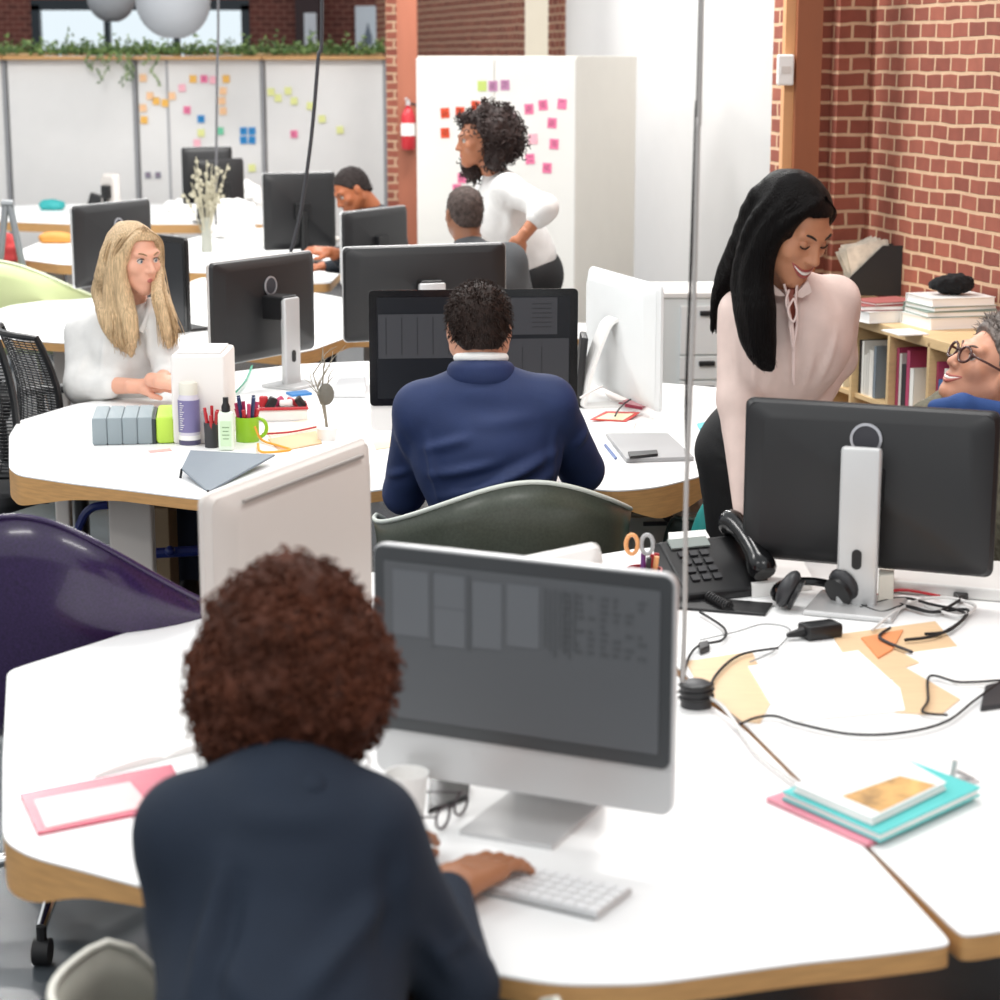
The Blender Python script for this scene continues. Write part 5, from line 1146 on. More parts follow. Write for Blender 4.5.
def curls(V, Q, n, m, root, R_=.006, L_=.03, r=.0018, name='curls', seed=2):
    rr = random.Random(seed); Nn = normals(V, Q); mb = MB()
    for i in range(n):
        k = rr.randrange(len(V)); p = Vector(V[k]); d = (Vector(Nn[k])+Vector((rr.gauss(0, .4), rr.gauss(0, .4), rr.gauss(0, .4)))).normalized(); u = d.orthogonal().normalized(); w = d.cross(u); ph = rr.random()*6; s = rr.choice((-1, 1)); q = rr.uniform(.5, 1.2)
        mb.tube([p-d*.006+(u*math.cos(ph+s*a*.9)+w*math.sin(ph+s*a*.9))*R_*q*(.5+a/10)+d*L_*q*a/9 for a in range(10)], r, 3, cap=False)
    return mb.build(name, m, root, smooth='all', world=True)
def person(label, c, group=None): return thing('person', label, 'person', (float(c[0]), float(c[1]), 0.0))
def skin(name, col, **k): return mat('skin_'+name, col, .5, bump=.05, bscale=180, sss=.08, **k)
def cloth(name, col, rough=.85, bump=.12, bscale=220): return mat('cloth_'+name, col, rough, bump=bump, bscale=bscale, var=.05, vscale=20)
def legs_seated(root, pel, kneeL, kneeR, footL, footR, m, shoe, h=.012, r=.075):
    pr = [('e', tuple(pel), (.17, .13, .11))]
    for s, kn, ft in ((-.09, kneeL, footL), (.09, kneeR, footR)):
        a = (pel[0]+s, pel[1], pel[2]); pr += [('c', a, r+.012, kn, r*.82), ('c', kn, r*.8, (ft[0], ft[1], .1), r*.55)]
    V, Q = mesh_sdf(pr, h, k=.03); vq_obj('trousers', [(disp(V, Q, [(.004, (9, 9, 14), 3)]), Q)], m, root)
    for ft in (footL, footR):
        V, Q = mesh_sdf([('e', (ft[0], ft[1]+.05, .045), (.046, .13, .045)), ('e', (ft[0], ft[1], .07), (.042, .05, .06))], .01); V[:, 2] = np.maximum(V[:, 2], .0); vq_obj('shoe', [(V, Q)], shoe, root)
shoe_b = mat('shoe_black', '#17171A', .4)
def add3(a, x=0, y=0, z=0): return (float(a[0]+x), float(a[1]+y), float(a[2]+z))
tt = lambda a: (float(a[0]), float(a[1]), float(a[2]))
# ---------------------------------------------------------- 1 curly-haired woman in the foreground
hc = J(293, 672, 2.62); root = person('woman with big curly auburn-brown hair in a navy blazer, typing, seen from behind', hc)
sk = skin('brown', '#A8704E')
H = Head(hc, (.32, .90, -.22)); hm = head_mesh(H, .0045, fem=True)
nb = J(287, 800, 2.50); shL = J(190, 828, 2.47); shR = J(366, 830, 2.49); chest = J(284, 905, 2.47); wai = (float(chest[0])+.0, 2.38, .76); pel = (float(chest[0])-.01, 2.34, .56)
elR = J(456, 988, 2.52); wrR = J(446, 886, 2.79); elL = J(215, 975, 2.62); wrL = J(375, 852, 2.88)
body = [('c', tuple(hc+np.array([0, -.02, -.08])), .048, tt(nb), .055), ('e', tt(chest), (.15, .09, .17)), ('c', tt(chest), .12, wai, .11), ('c', tt(elR), .035, tt(wrR), .026), ('c', tt(elL), .035, tt(wrL), .026), ('c', tt(shR), .045, tt(elR), .037), ('c', tt(shL), .045, tt(elL), .037)]
bm = mesh_sdf(body, .009, k=.03)
hr = hand_mesh(wrR, (.62, .72, .02), (-.05, .1, 1), 1, curl=.34, sc=1.12); hl = hand_mesh(wrL, (.40, .8, -.05), (0, .1, 1), -1, curl=.35, sc=.95)
vq_obj('body', [hm, bm, hr, hl], sk, root); face_parts(H, root, sk)
navy = cloth('navy', '#121F30')
bl = [('e', tt(chest), (.178, .105, .19)), ('e', add3(nb, 0, -.005, -.028), (.12, .075, .055), dict(k=.06)), ('c', tt(nb), .06, tt(shL), .05, dict(k=.06)), ('c', tt(nb), .06, tt(shR), .05, dict(k=.06)), ('c', add3(shL, 0, 0, -.025), .062, add3(shR, 0, 0, -.025), .062), ('c', tt(chest), .13, wai, .145, dict(k=.06)), ('c', wai, .145, pel, .165, dict(k=.05)),
      ('c', tt(shR), .066, tt(elR), .052, dict(k=.03)), ('c', tt(elR), .051, tt(wrR*.88+elR*.12), .038, dict(k=.02)), ('c', tt(shL), .066, tt(elL), .052, dict(k=.03)), ('c', tt(elL), .05, tt(wrL*.93+elL*.07), .037, dict(k=.02))]
V, Q = mesh_sdf(bl, .0075, k=.04)
c0 = J(200, 905, 2.38)
V = disp(V, Q, [(.0035, (7, 7, 9), 4)], folds=[(u_, v_, w_, a_*2.2) for u_, v_, w_, a_ in [(tt(J(195, 995, 2.33)), tt(J(222, 865, 2.34)), .014, .010), (tt(J(215, 990, 2.33)), tt(J(240, 890, 2.33)), .012, -.006), (tt(J(290, 980, 2.33)), tt(J(395, 905, 2.36)), .02, .008), (tt(J(300, 1000, 2.33)), tt(J(215, 945, 2.33)), .02, .007), (tt(J(440, 940, 2.5)), tt(J(487, 905, 2.6)), .010, .005), (tt(J(415, 920, 2.45)), tt(J(462, 975, 2.5)), .014, .006), (tt(J(392, 845, 2.42)), tt(J(388, 960, 2.42)), .016, -.006), (tt(J(230, 820, 2.38)), tt(J(340, 825, 2.38)), .02, .004)]])
vq_obj('blazer', [(V, Q)], navy, root)
V, Q = mesh_sdf([('c', tt(J(272, 792, 2.44)), .02, tt(J(312, 792, 2.44)), .02), ('c', tt(J(252, 800, 2.50)), .016, tt(J(272, 790, 2.45)), .02), ('c', tt(J(334, 800, 2.50)), .016, tt(J(312, 790, 2.45)), .02)], .006, k=.03)
vq_obj('collar', [(V, Q)], navy, root)
hairm = mat('hair_auburn', '#4A281B', .65, spec=.2, var=.4, vscale=18, bump=.8, bscale=55)
hb = hc+np.array([0, -.02, .0])
V, Q = mesh_sdf([('e', add3(hb, -.002, 0, .012), (.124, .12, .126)), ('e', add3(hb, .005, .0, .09), (.07, .07, .07)), ('e', add3(hb, -.048, 0, -.03), (.08, .085, .095)), ('e', add3(hb, .05, 0, -.02), (.078, .085, .095)), ('e', add3(hb, .0, -.02, -.09), (.085, .06, .055))], .0065, k=.04)
V = disp(V, Q, [(.010, (22, 22, 22), 1), (.007, (48, 48, 48), 2), (.004, (95, 95, 95), 5)])
ho = vq_obj('hair', [(V, Q)], hairm, root)
curls(V, Q, 2200, mat('hair_auburn2', '#5A3222', .6, spec=.2, var=.35, vscale=10), root, R_=.006, L_=.015, r=.0018)
# her glasses
def glasses(H, root, col, r=.002, rw=.024, rh=.019):
    fm_ = mat('glass_frame_'+col.strip('#'), col, .25); g = bpy.data.objects.new('eyeglasses', None); C.objects.link(g); g.parent = root
    gm = MB()
    for s in (-1, 1):
        gm.tube([H.t(s*.033+rw*math.cos(t), .1035-.006*(math.cos(t)*s > 0)*abs(math.cos(t)), .004+rh*math.sin(t)) for t in [2*PI*k/24 for k in range(25)]], r, 6, cap=False)
        gm.tube([H.t(s*(.033+rw), .098, .010), H.t(s*.080, .06, .010), H.t(s*.086, -.005, .008), H.t(s*.084, -.03, -.008)], r*.9, 6)
    gm.tube([H.t(-.010, .104, .008), H.t(0, .110, .012), H.t(.010, .104, .008)], r, 6)
    bpy.data.objects.remove(g); return gm.build('eyeglasses', fm_, root, smooth='all', world=True)
glasses(H, root, '#2A1B20')
legs_seated(root, pel, (pel[0]-.12, 2.78, .55), (pel[0]+.12, 2.78, .55), (pel[0]-.12, 2.85, 0), (pel[0]+.12, 2.85, 0), cloth('charcoal', '#1E1F24'), shoe_b)
# ---------------------------------------------------------- 2 man in the blue suit
hc = J(479, 330, 5.36); root = person('man in a bright navy suit jacket with short dark hair, seen from behind', hc); sk = skin('light', '#D79C80')
H = Head(hc, (-.05, .97, -.18), sc=1.0); hm = head_mesh(H, .006)
nb = J(481, 385, 5.32); shL = J(422, 408, 5.33); shR = J(548, 402, 5.33); chest = J(486, 448, 5.33); wai = (float(J(492, 500, 5.3)[0]), 5.33, .74); pel = (wai[0], 5.38, .56)
elL = J(404, 492, 5.48); wrL = J(425, 455, 5.80); elR = J(582, 470, 5.52); wrR = J(545, 440, 5.85)
bm = mesh_sdf([('c', tuple(hc+np.array([0, -.01, -.08])), .058, tt(nb), .062), ('e', tt(chest), (.16, .10, .2)), ('c', tt(elR), .04, tt(wrR), .03), ('c', tt(elL), .04, tt(wrL), .03)], .011, k=.03)
vq_obj('body', [hm, bm, hand_mesh(wrL, (.3, .9, -.2), (0, 0, 1), -1), hand_mesh(wrR, (-.4, .9, -.1), (0, 0, 1), 1)], sk, root); face_parts(H, root, sk)
blue = cloth('bright_navy', '#192B55', .75, .08, 300)
jk = [('e', tt(chest), (.205, .115, .2)), ('e', add3(nb, 0, -.005, -.03), (.10, .075, .05), dict(k=.06)), ('c', add3(shL, 0, 0, -.012), .07, add3(shR, 0, 0, -.012), .07, dict(k=.06)), ('c', tt(nb), .062, tt(shL), .05, dict(k=.05)), ('c', tt(nb), .062, tt(shR), .05, dict(k=.05)),
      ('c', tt(chest), .15, wai, .14, dict(k=.06)), ('c', wai, .14, pel, .15, dict(k=.06)), ('c', add3(nb, 0, -.01, -.01), .066, add3(nb, 0, -.006, .052), .060, dict(k=.035)),
      ('c', tt(shL), .070, tt(elL), .058, dict(k=.025)), ('c', tt(elL), .057, tt(wrL), .04, dict(k=.02)), ('c', tt(shR), .070, tt(elR), .06, dict(k=.025)), ('c', tt(elR), .058, tt(wrR), .04, dict(k=.02))]
V, Q = mesh_sdf(jk, .0085, k=.04)
fd = lambda a, b, c, d, w=.014, amp=.012, y=5.19: (tt(J(a, b, y)), tt(J(c, d, y)), w, amp*1.7)
V = disp(V, Q, [(.005, (8, 8, 11), 4)], folds=[fd(420, 455, 470, 438), fd(425, 480, 500, 462), fd(430, 505, 540, 470, .018, .012), fd(460, 495, 565, 455, .016, .012), fd(500, 505, 560, 478), fd(440, 520, 520, 500, .016, .01), fd(425, 440, 440, 510, .012, .012), fd(558, 430, 552, 500, .012, .012), fd(440, 395, 520, 398, .03, .004), fd(395, 430, 410, 470, .012, .008, 5.28), fd(385, 480, 410, 470, .012, .008, 5.36), fd(590, 430, 575, 450, .012, .008, 5.34), fd(470, 425, 545, 420, .02, .005)])
vq_obj('jacket', [(V, Q)], blue, root)
arcc = lambda r_, z_, lo_, hi_, dy=0.0: [add3(nb, r_*math.cos(t), r_*math.sin(t)*1.02+dy, z_+.012*max(0, -math.sin(t))) for t in [math.radians(lo_+(hi_-lo_)*k/14) for k in range(15)]]
ap = arcc(.066, .040, 165, 375); V, Q = mesh_sdf([('c', ap[k], .017, ap[k+1], .017) for k in range(14)]+[('c', add3(q, 0, 0, -.022), .016, add3(w_, 0, 0, -.022), .016) for q, w_ in zip(ap, ap[1:])], .006, k=.02)
vq_obj('jacket_collar', [(V, Q)], cloth('navy_collar', '#1A2B56', .75, .08, 300), root)
MB().tube(arcc(.061, .072, 140, 400), .012, 10).build('shirt_collar', M_PAPER, root, smooth='all', world=True)
def short_hair(H, root, m, seed=1, thick=.010, top=.012, n=900, L_=.022, h=.006, back=-.055, r=.0016, front=.02):
    def clip(G):   # hairline planes in head space
        a = (-.020-G[..., 2])*.9 + (G[..., 1]+.03)*.62          # below the ears -> nape
        f = G[..., 1]-(.052+front)+(.075-G[..., 2])*.75*0        # forehead
        b = (back-G[..., 2])
        g = (G[..., 1]-.045)*.8+(.052-G[..., 2])*.6
        s = (np.abs(G[..., 0])-.30)*0-.1
        return np.maximum(np.maximum(a, b), g)
    V, Q = mesh_sdf([('e', (0, -.016, .032+top*.3), (.075+thick, .096+thick, .085+top)), ('e', (0, -.05, -.03), (.058+thick*.6, .055, .06), dict(k=.03))], .005, clip=clip)
    cv = clip(V); V = disp(V, Q, [(.003, (50, 50, 50), seed), (.0015, (120, 120, 120), seed+1)]); Vw = H.T(V)
    vq_obj('hair', [(Vw, Q)], m, root)
    rr = random.Random(seed); Nn = normals(V, Q); mb = MB()
    for i in range(n):
        k = rr.randrange(len(V)); p = Vector(V[k])
        if Nn[k][2] < -.5 or cv[k] > -.006: continue
        flow = Vector((p.x*2, -.4, -.5 if p.z < .06 else .0)); d = (Vector(Nn[k])*.55+flow*.8+Vector((rr.gauss(0, .3), rr.gauss(0, .3), rr.gauss(0, .3)))).normalized()
        mb.tube([H.t(*(p-d*.003)), H.t(*(p+d*L_*.5)), H.t(*(p+d*L_-Vector((0, 0, .004))))], [r, r*.8, r*.2], 3, cap=False)
    mb.build('hair_strands', m, root, smooth='all', world=True)
dkh = mat('hair_dark_brown', '#2A1D18', .55, spec=.25, var=.4, vscale=60, bump=.4, bscale=120)
short_hair(H, root, dkh, 3, thick=.007, top=.008, n=1800, L_=.015)
legs_seated(root, pel, (pel[0]-.15, 5.72, .55), (pel[0]+.15, 5.72, .55), (pel[0]-.15, 5.8, 0), (pel[0]+.15, 5.8, 0), cloth('navy_trouser', '#1B2A50'), shoe_b)
# ---------------------------------------------------------- 3 standing woman in the pink blouse
hc = J(791, 227, 4.95); root = person('standing smiling woman with long straight black hair in a pale pink blouse', (J(760, 440, 5.4)[0], 5.35, 0)); sk = skin('tan', '#BC8160')
H = Head(hc, (.56, -.70, -.52), up=(-.02, .05, 1), sc=1.02); hm = head_mesh(H, .0042, fem=True, smile=1)
nb = J(789, 292, 5.05); shL = J(741, 312, 5.08); shR = J(836, 300, 5.08); chest = J(789, 335, 5.05); wai = J(776, 392, 5.16); hip = J(766, 445, 5.30)
elL = J(739, 400, 5.02); wrL = J(747, 506, 4.93); elR = J(834, 358, 5.20); wrR = J(818, 398, 5.12)
bm = mesh_sdf([('c', tuple(hc+np.array([-.01, .01, -.07])), .046, tt(nb), .05), ('e', tt(chest), (.13, .085, .14)), ('c', tt(chest), .1, tt(wai), .1), ('c', tt(wai), .1, tt(hip), .13), ('c', tt(elL), .034, tt(wrL), .024), ('c', tt(elR), .034, tt(wrR), .024)], .009, k=.03)
vq_obj('body', [hm, bm, hand_mesh(wrL, (.15, -.35, -.7), (-.2, -1, .3), 1, curl=.25, sc=.95), hand_mesh(wrR, (-.4, -.3, -.6), (.2, -1, 0), -1, curl=.4, sc=.95)], sk, root)
face_parts(H, root, sk, eyes='down', lips='#A24E48', smile=1.25, teeth=True)
pink = cloth('pale_pink', '#DDC6BD', .6, .05, 120)
bz = [('e', tt(chest), (.155, .105, .15)), ('c', add3(shL, .02, 0, -.005), .055, add3(shR, -.02, 0, -.005), .055, dict(k=.06)), ('c', tt(nb), .05, add3(chest, 0, 0, .05), .09, dict(k=.05)),
      ('e', add3(chest, -.055, -.045, -.035), (.06, .05, .055), dict(k=.05)), ('e', add3(chest, .055, -.045, -.035), (.06, .05, .055), dict(k=.05)), ('c', tt(chest), .125, tt(wai), .112, dict(k=.06)),
      ('c', tt(shL), .056, tt(elL), .055, dict(k=.025)), ('c', tt(elL), .053, tt(wrL), .034, dict(k=.02)), ('c', tt(shR), .06, tt(elR), .056, dict(k=.025)), ('c', tt(elR), .054, tt(wrR), .036, dict(k=.02))]
V, Q = mesh_sdf(bz, .0065, k=.035)
fp = lambda a, b, c, d, w=.010, amp=.007, y=4.95: (tt(J(a, b, y)), tt(J(c, d, y)), w, amp)
V = disp(V, Q, [(.005, (11, 11, 5), 8), (.002, (30, 30, 14), 2)], folds=[fp(770, 392, 775, 340), fp(790, 392, 786, 350, .008), fp(806, 390, 812, 350), fp(820, 388, 838, 330), fp(757, 392, 755, 360, .008), fp(835, 320, 845, 360, .01, .008, 5.1), fp(850, 310, 840, 350, .008, .006, 5.1), fp(735, 330, 738, 385, .008, .006, 4.98), fp(795, 345, 800, 300, .006, .006)])
vq_obj('blouse', [(V, Q)], pink, root)
# collar, placket opening and tie
col = MB()
for pts in ([(770, 281), (776, 287), (786, 296), (778, 296), (768, 292)], [(808, 280), (802, 287), (793, 296), (802, 298), (812, 292)]):
    q = [Vector(J(x, y, 4.925)) for x, y in pts]; col.add(q+[v+Vector((0, .012, 0)) for v in q], [(0, 1, 2, 3, 4), (9, 8, 7, 6, 5)]+[(k, k+5, (k+1) % 5+5, (k+1) % 5) for k in range(5)])
col.build('collar', pink, root, world=True)
yb = 4.885
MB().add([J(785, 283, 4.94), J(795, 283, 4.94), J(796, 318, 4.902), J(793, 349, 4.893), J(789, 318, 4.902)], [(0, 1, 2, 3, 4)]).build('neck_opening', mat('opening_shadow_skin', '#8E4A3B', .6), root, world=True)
tie = MB()
for pts in ([(784, 284), (788, 300), (790, 325), (793, 350)], [(797, 284), (796, 300), (797, 325), (793, 352)], [(789, 290), (786, 302), (790, 315), (791, 322)], [(792, 320), (794, 345), (794, 370), (794, 385)], [(791, 322), (793, 345), (793, 383)]): tie.tube(curve_pts([J(x, y, 4.897 if y > 300 else 4.92) for x, y in pts], 5), .0032, 6)
tie.tube(curve_pts([J(794, 298, 4.90), J(788, 310, 4.885), J(793, 322, 4.88), J(797, 312, 4.885), J(794, 298, 4.90)], 5), .003, 6); tie.build('neck_tie', cloth('pink_tie', '#E3CBC4', .6, .02), root, smooth='all', world=True)
# trousers
kneeL = (float(hip[0])-.06, 5.32, .52); kneeR = (float(hip[0])+.12, 5.36, .52)
pr = [('c', tt(wai*.6+hip*.4), .115, tt(hip), .15), ('e', tt(hip), (.175, .14, .13)), ('c', add3(hip, -.085, 0, -.03), .095, kneeL, .065), ('c', add3(hip, .085, 0, -.03), .095, kneeR, .065), ('c', kneeL, .063, (kneeL[0], 5.38, .1), .042), ('c', kneeR, .063, (kneeR[0], 5.42, .1), .042)]
V, Q = mesh_sdf(pr, .009, k=.04); V = disp(V, Q, [(.002, (12, 12, 20), 4)], folds=[fp(715, 455, 745, 470, .008, .008, 5.17), fp(712, 435, 742, 452, .007, .007, 5.17), fp(715, 415, 735, 425, .006, .006, 5.17)])
vq_obj('trousers', [(V, Q)], cloth('black', '#121214', .8), root)
MB().tube([add3(wai, -.11, -.02, -.035), add3(wai, -.05, -.105, -.035), add3(wai, .05, -.105, -.035), add3(wai, .11, -.02, -.035)], .009, 6).build('belt', M_BLACK, root, smooth='all', world=True)
for kx in (kneeL, kneeR):
    V, Q = mesh_sdf([('e', (kx[0], 5.34, .045), (.04, .12, .04)), ('e', (kx[0], 5.40, .07), (.036, .04, .05))], .01); V[:, 2] = np.maximum(V[:, 2], 0); vq_obj('shoe', [(V, Q)], shoe_b, root)
# long hair
blk = mat('hair_black', '#080505', .42, spec=.12, var=.2, vscale=30, stretch=(40, 40, 2), bump=.9, bscale=9)
def hairline_clip(side_cut=.0, fr=.05):
    def clip(G):
        face = (G[..., 1]-fr)-(np.clip(.075-G[..., 2], 0, .1))*.10
        return np.where(G[..., 2] > .070, G[..., 1]-.095, face)
    return clip
def long_hair(H, root, m, sets, fr, h=.006, capr=(.089, .107, .093), nz=((.0012, (60, 60, 6), 3),)):
    Rm = H.R; inv = lambda G: (G-H.c.astype(np.float32))@Rm.astype(np.float32)/H.s
    cl = hairline_clip(fr=fr); pr = [('e', H.t(0, -.018, .036), tuple(q*H.s for q in capr), Rm), ('e', H.t(0, -.05, -.05), (.08*H.s, .06*H.s, .09*H.s), Rm, dict(k=.04))]
    for gs, wid in sets:
        for g in gs:
            pts = curve_pts(g, 3); n = len(pts)-1; ws = [float(np.interp(i/n, np.linspace(0, 1, len(wid)), wid)) for i in range(n+1)]
            for i in range(n): pr.append(('c', tuple(pts[i]), ws[i], tuple(pts[i+1]), ws[i+1], dict(k=.016)))
    V, Q = mesh_sdf(pr, h, clip=lambda G: cl(inv(G)), nclip=2); V = smoothV(V, Q, 3); V = disp(V, Q, nz); return vq_obj('hair', [(V, Q)], m, root)
Hl = lambda *q: Vector(H.t(*q))
def locks(name, gs, wid, m, root, h=.006, k=.03):
    pr = []
    for g in gs:
        for i in range(len(g)-1): pr.append(('c', tuple(g[i]), wid[i], tuple(g[i+1]), wid[i+1], dict(k=k)))
    V, Q = mesh_sdf(pr, h); V = disp(V, Q, [(.004, (60, 60, 4), 3)]); return vq_obj(name, [(V, Q)], m, root)
front = [[Hl(.012, .05, .108), Hl(.062, .052, .068), Hl(.083, .03, .0), J(762, 270, 4.90), J(764, 310, 4.885), J(767, 345, 4.88), J(772, 372, 4.88)], [Hl(.012, .0, .115), Hl(.078, .01, .06), Hl(.09, .005, -.02), J(751, 275, 4.92), J(754, 310, 4.90), J(757, 345, 4.89), J(764, 371, 4.885)], [Hl(.01, -.04, .11), Hl(.082, -.03, .05), Hl(.09, -.03, -.04), J(742, 280, 4.96), J(746, 312, 4.93), J(750, 340, 4.91), J(756, 362, 4.90)]]
strands(front, 700, .009, .0015, blk, root, 'hair_strands', wave=.001, seed=3)
bk_ = [[Hl(.01, -.05, .105), Hl(.055, -.085, .03), J(742, 245, 5.04), J(728, 272, 5.12), J(716, 302, 5.17), J(712, 336, 5.18)], [Hl(.0, -.08, .09), Hl(.02, -.10, .0), J(752, 255, 5.08), J(740, 285, 5.18), J(730, 312, 5.22), J(728, 340, 5.22)]]
long_hair(H, root, blk, [(front, [.004, .012, .020, .025, .026, .020, .004]), (bk_, [.006, .022, .032, .026, .012, .003])], .052); strands(bk_, 260, .007, .0015, blk, root, 'hair_strands', seed=8)
rg = [[Hl(-.012, .05, .108), Hl(-.064, .050, .066), Hl(-.082, .02, .0), Hl(-.075, -.03, -.07), Hl(-.06, -.06, -.12)], [Hl(-.012, .0, .115), Hl(-.080, .0, .05), Hl(-.088, -.02, -.02), Hl(-.07, -.05, -.08), Hl(-.05, -.07, -.13)]]
strands(rg, 320, .005, .0016, blk, root, 'hair_strands', seed=9)
# ---------------------------------------------------------- 4 smiling man with glasses at the right
hc = J(990, 370, 5.12); root = person('smiling grey-haired man with tortoiseshell glasses looking up, cut by the right edge', (hc[0]+.12, 5.2, 0)); sk = skin('rosy', '#CF9478')
H = Head(hc, (-.80, -.22, .42), up=(.3, 0, 1), sc=1.0); hm = head_mesh(H, .0045)
nb = hc+np.array([.06, .04, -.15]); chest = hc+np.array([.13, .06, -.34]); pel = (float(chest[0])+.02, 5.28, .56)
shL = chest+np.array([-.17, .0, .10]); shR = chest+np.array([.18, .0, .10]); elL = chest+np.array([-.24, -.05, -.15]); elR = chest+np.array([.26, -.05, -.15])
bm = mesh_sdf([('c', tuple(hc+np.array([.03, .01, -.06])), .058, tt(nb), .062), ('e', tt(chest), (.16, .1, .2))], .011, k=.03); vq_obj('body', [hm, bm, hand_mesh(elL+np.array([.0, -.22, -.03]), (.5, -.6, 0), (0, 0, 1), -1), hand_mesh(elR+np.array([-.05, -.22, -.03]), (-.5, -.6, 0), (0, 0, 1), 1)], sk, root)
face_parts(H, root, sk, eyes='open', iris='#4A3A2A', brow='#6E5A4E', lips='#B8655A', smile=1.1, teeth=True, look=-1); glasses(H, root, '#4A2A26', .0036, .024, .020)
gry = mat('hair_grey', '#6E645E', .6, var=.5, vscale=50, bump=.4, bscale=120); short_hair(H, root, gry, 7, thick=.005, top=.034, n=1500, L_=.026, r=.0016)
tp = [('c', tt(J(926, 420, 5.08)), .035, tt(J(944, 400, 5.12)), .028), ('c', tt(J(926, 420, 5.08)), .035, tt(shL), .06), ('e', tt(chest), (.2, .12, .21)), ('c', tt(shL), .07, tt(shR), .07, dict(k=.06)), ('c', tt(nb), .06, tt(shL), .045, dict(k=.06)), ('c', tt(nb), .06, tt(shR), .045, dict(k=.06)), ('c', tt(chest), .15, pel, .17), ('c', tt(shL), .068, tt(elL), .055), ('c', tt(shR), .068, tt(elR), .055), ('c', tt(elL), .055, add3(elL, 0, -.2, -.03), .04), ('c', tt(elR), .055, add3(elR, -.05, -.2, -.03), .04)]
V, Q = mesh_sdf(tp, .010, k=.04); V = disp(V, Q, [(.004, (10, 10, 10), 3)]); vq_obj('jacket', [(V, Q)], mat('jacket_moss', '#6E6A5A', .9, var=.4, vscale=80, bump=.3, bscale=120), root)
V, Q = mesh_sdf([('c', tt(J(936, 408, 5.02)), .022, tt(J(962, 404, 4.98)), .024), ('c', tt(J(962, 404, 4.98)), .024, tt(J(1000, 412, 5.0)), .026)], .006, k=.02); vq_obj('shirt_collar', [(V, Q)], cloth('royal_blue', '#2C4C86', .8), root)
legs_seated(root, pel, (pel[0]-.12, 4.95, .55), (pel[0]+.12, 4.95, .55), (pel[0]-.12, 4.9, 0), (pel[0]+.12, 4.9, 0), cloth('charcoal', '#1E1F24'), shoe_b)
shell_chair('shell_chair', 'grey moulded chair under the smiling man at the right edge', (pel[0], 5.36), math.radians(180), mat('grey_shell', '#77787A', .4), None, sc=.95, hs=.85, seat=.43, base='legs')
# ---------------------------------------------------------- 5 blonde woman
hc = J(134, 258, 7.35); root = person('blonde long-haired woman in a white shirt sitting at the left, looking right', (hc[0], 7.4, 0)); sk = skin('fair', '#DDA58C')
H = Head(hc, (.70, -.68, -.12), sc=1.02); hm = head_mesh(H, .005, fem=True)
nb = J(134, 310, 7.42); shL = J(84, 332, 7.45); shR = J(158, 325, 7.35); chest = J(124, 352, 7.42); pel = (float(chest[0]), 7.58, .56)
elL = J(84, 385, 7.35); wrL = J(142, 386, 7.20); elR = J(170, 372, 7.28); wrR = J(160, 381, 7.12)
bm = mesh_sdf([('c', tuple(hc+np.array([-.01, .01, -.07])), .046, tt(nb), .052), ('e', tt(chest), (.13, .085, .16)), ('c', tt(elL), .038, tt(wrL), .026), ('c', tt(elR), .036, tt(wrR), .026)], .010, k=.03)
vq_obj('body', [hm, bm, hand_mesh(wrL, (.9, -.15, .02), (0, -.3, 1), -1, curl=.4), hand_mesh(wrR, (.6, -.4, -.05), (0, -.2, 1), 1, curl=.4)], sk, root); face_parts(H, root, sk, iris='#4B5A66', brow='#8A6A4A', lips='#B86A62')
wsh = cloth('white_shirt', '#D9D8D6', .8, .05, 120)
ts = [('e', tt(chest), (.165, .12, .19)), ('c', tt(shL), .06, tt(shR), .06, dict(k=.06)), ('c', tt(nb), .05, tt(chest), .1, dict(k=.05)), ('c', tt(chest), .13, pel, .15), ('c', tt(shL), .066, tt(elL), .068, dict(k=.03)), ('c', tt(elL), .066, tt(elL*.55+wrL*.45), .048), ('c', tt(shR), .06, tt(elR), .055, dict(k=.03)), ('c', tt(elR), .052, tt(elR*.6+wrR*.4), .044)]
V, Q = mesh_sdf(ts, .009, k=.035); fb = lambda a, b, c, d, w=.014, amp=.01, y=7.28: (tt(J(a, b, y)), tt(J(c, d, y)), w, amp)
V = disp(V, Q, [(.006, (9, 9, 7), 5)], folds=[fb(105, 330, 100, 380), fb(125, 340, 130, 375), fb(150, 330, 148, 370), fb(85, 350, 75, 375)]); vq_obj('shirt', [(V, Q)], wsh, root)
MB().tube(curve_pts([J(124, 300, 7.40), J(128, 318, 7.31), J(138, 332, 7.28)], 5), .014, 8).tube(curve_pts([J(150, 300, 7.38), J(148, 316, 7.31), J(140, 332, 7.28)], 5), .014, 8).build('collar', wsh, root, smooth='all', world=True)
bln = mat('hair_blonde', '#CDB08A', .5, spec=.25, var=.35, vscale=9, stretch=(30, 30, 2), bump=.9, bscale=7); bln2 = mat('hair_blonde_dark', '#A88A64', .5, var=.25, vscale=30)
lf = [[Hl(.008, .055, .108), Hl(.060, .055, .066), Hl(.082, .035, -.01), J(124, 296, 7.27), J(129, 318, 7.25), J(131, 338, 7.25), J(131, 358, 7.26)], [Hl(.012, .0, .118), Hl(.084, .005, .055), Hl(.096, .005, -.03), J(112, 300, 7.30), J(117, 320, 7.28), J(121, 338, 7.27), J(126, 352, 7.27)], [Hl(.01, -.05, .11), Hl(.08, -.05, .04), Hl(.10, -.04, -.04), J(100, 292, 7.36), J(106, 315, 7.30), J(111, 332, 7.29), J(118, 346, 7.29)]]
rf = [[Hl(-.008, .055, .108), Hl(-.060, .055, .066), Hl(-.078, .040, -.02), J(158, 296, 7.26), J(163, 315, 7.24), J(167, 332, 7.23), J(169, 350, 7.23)], [Hl(-.012, .0, .118), Hl(-.084, .01, .05), Hl(-.088, .015, -.03), J(163, 297, 7.30), J(169, 315, 7.28), J(173, 330, 7.28), J(173, 345, 7.28)]]
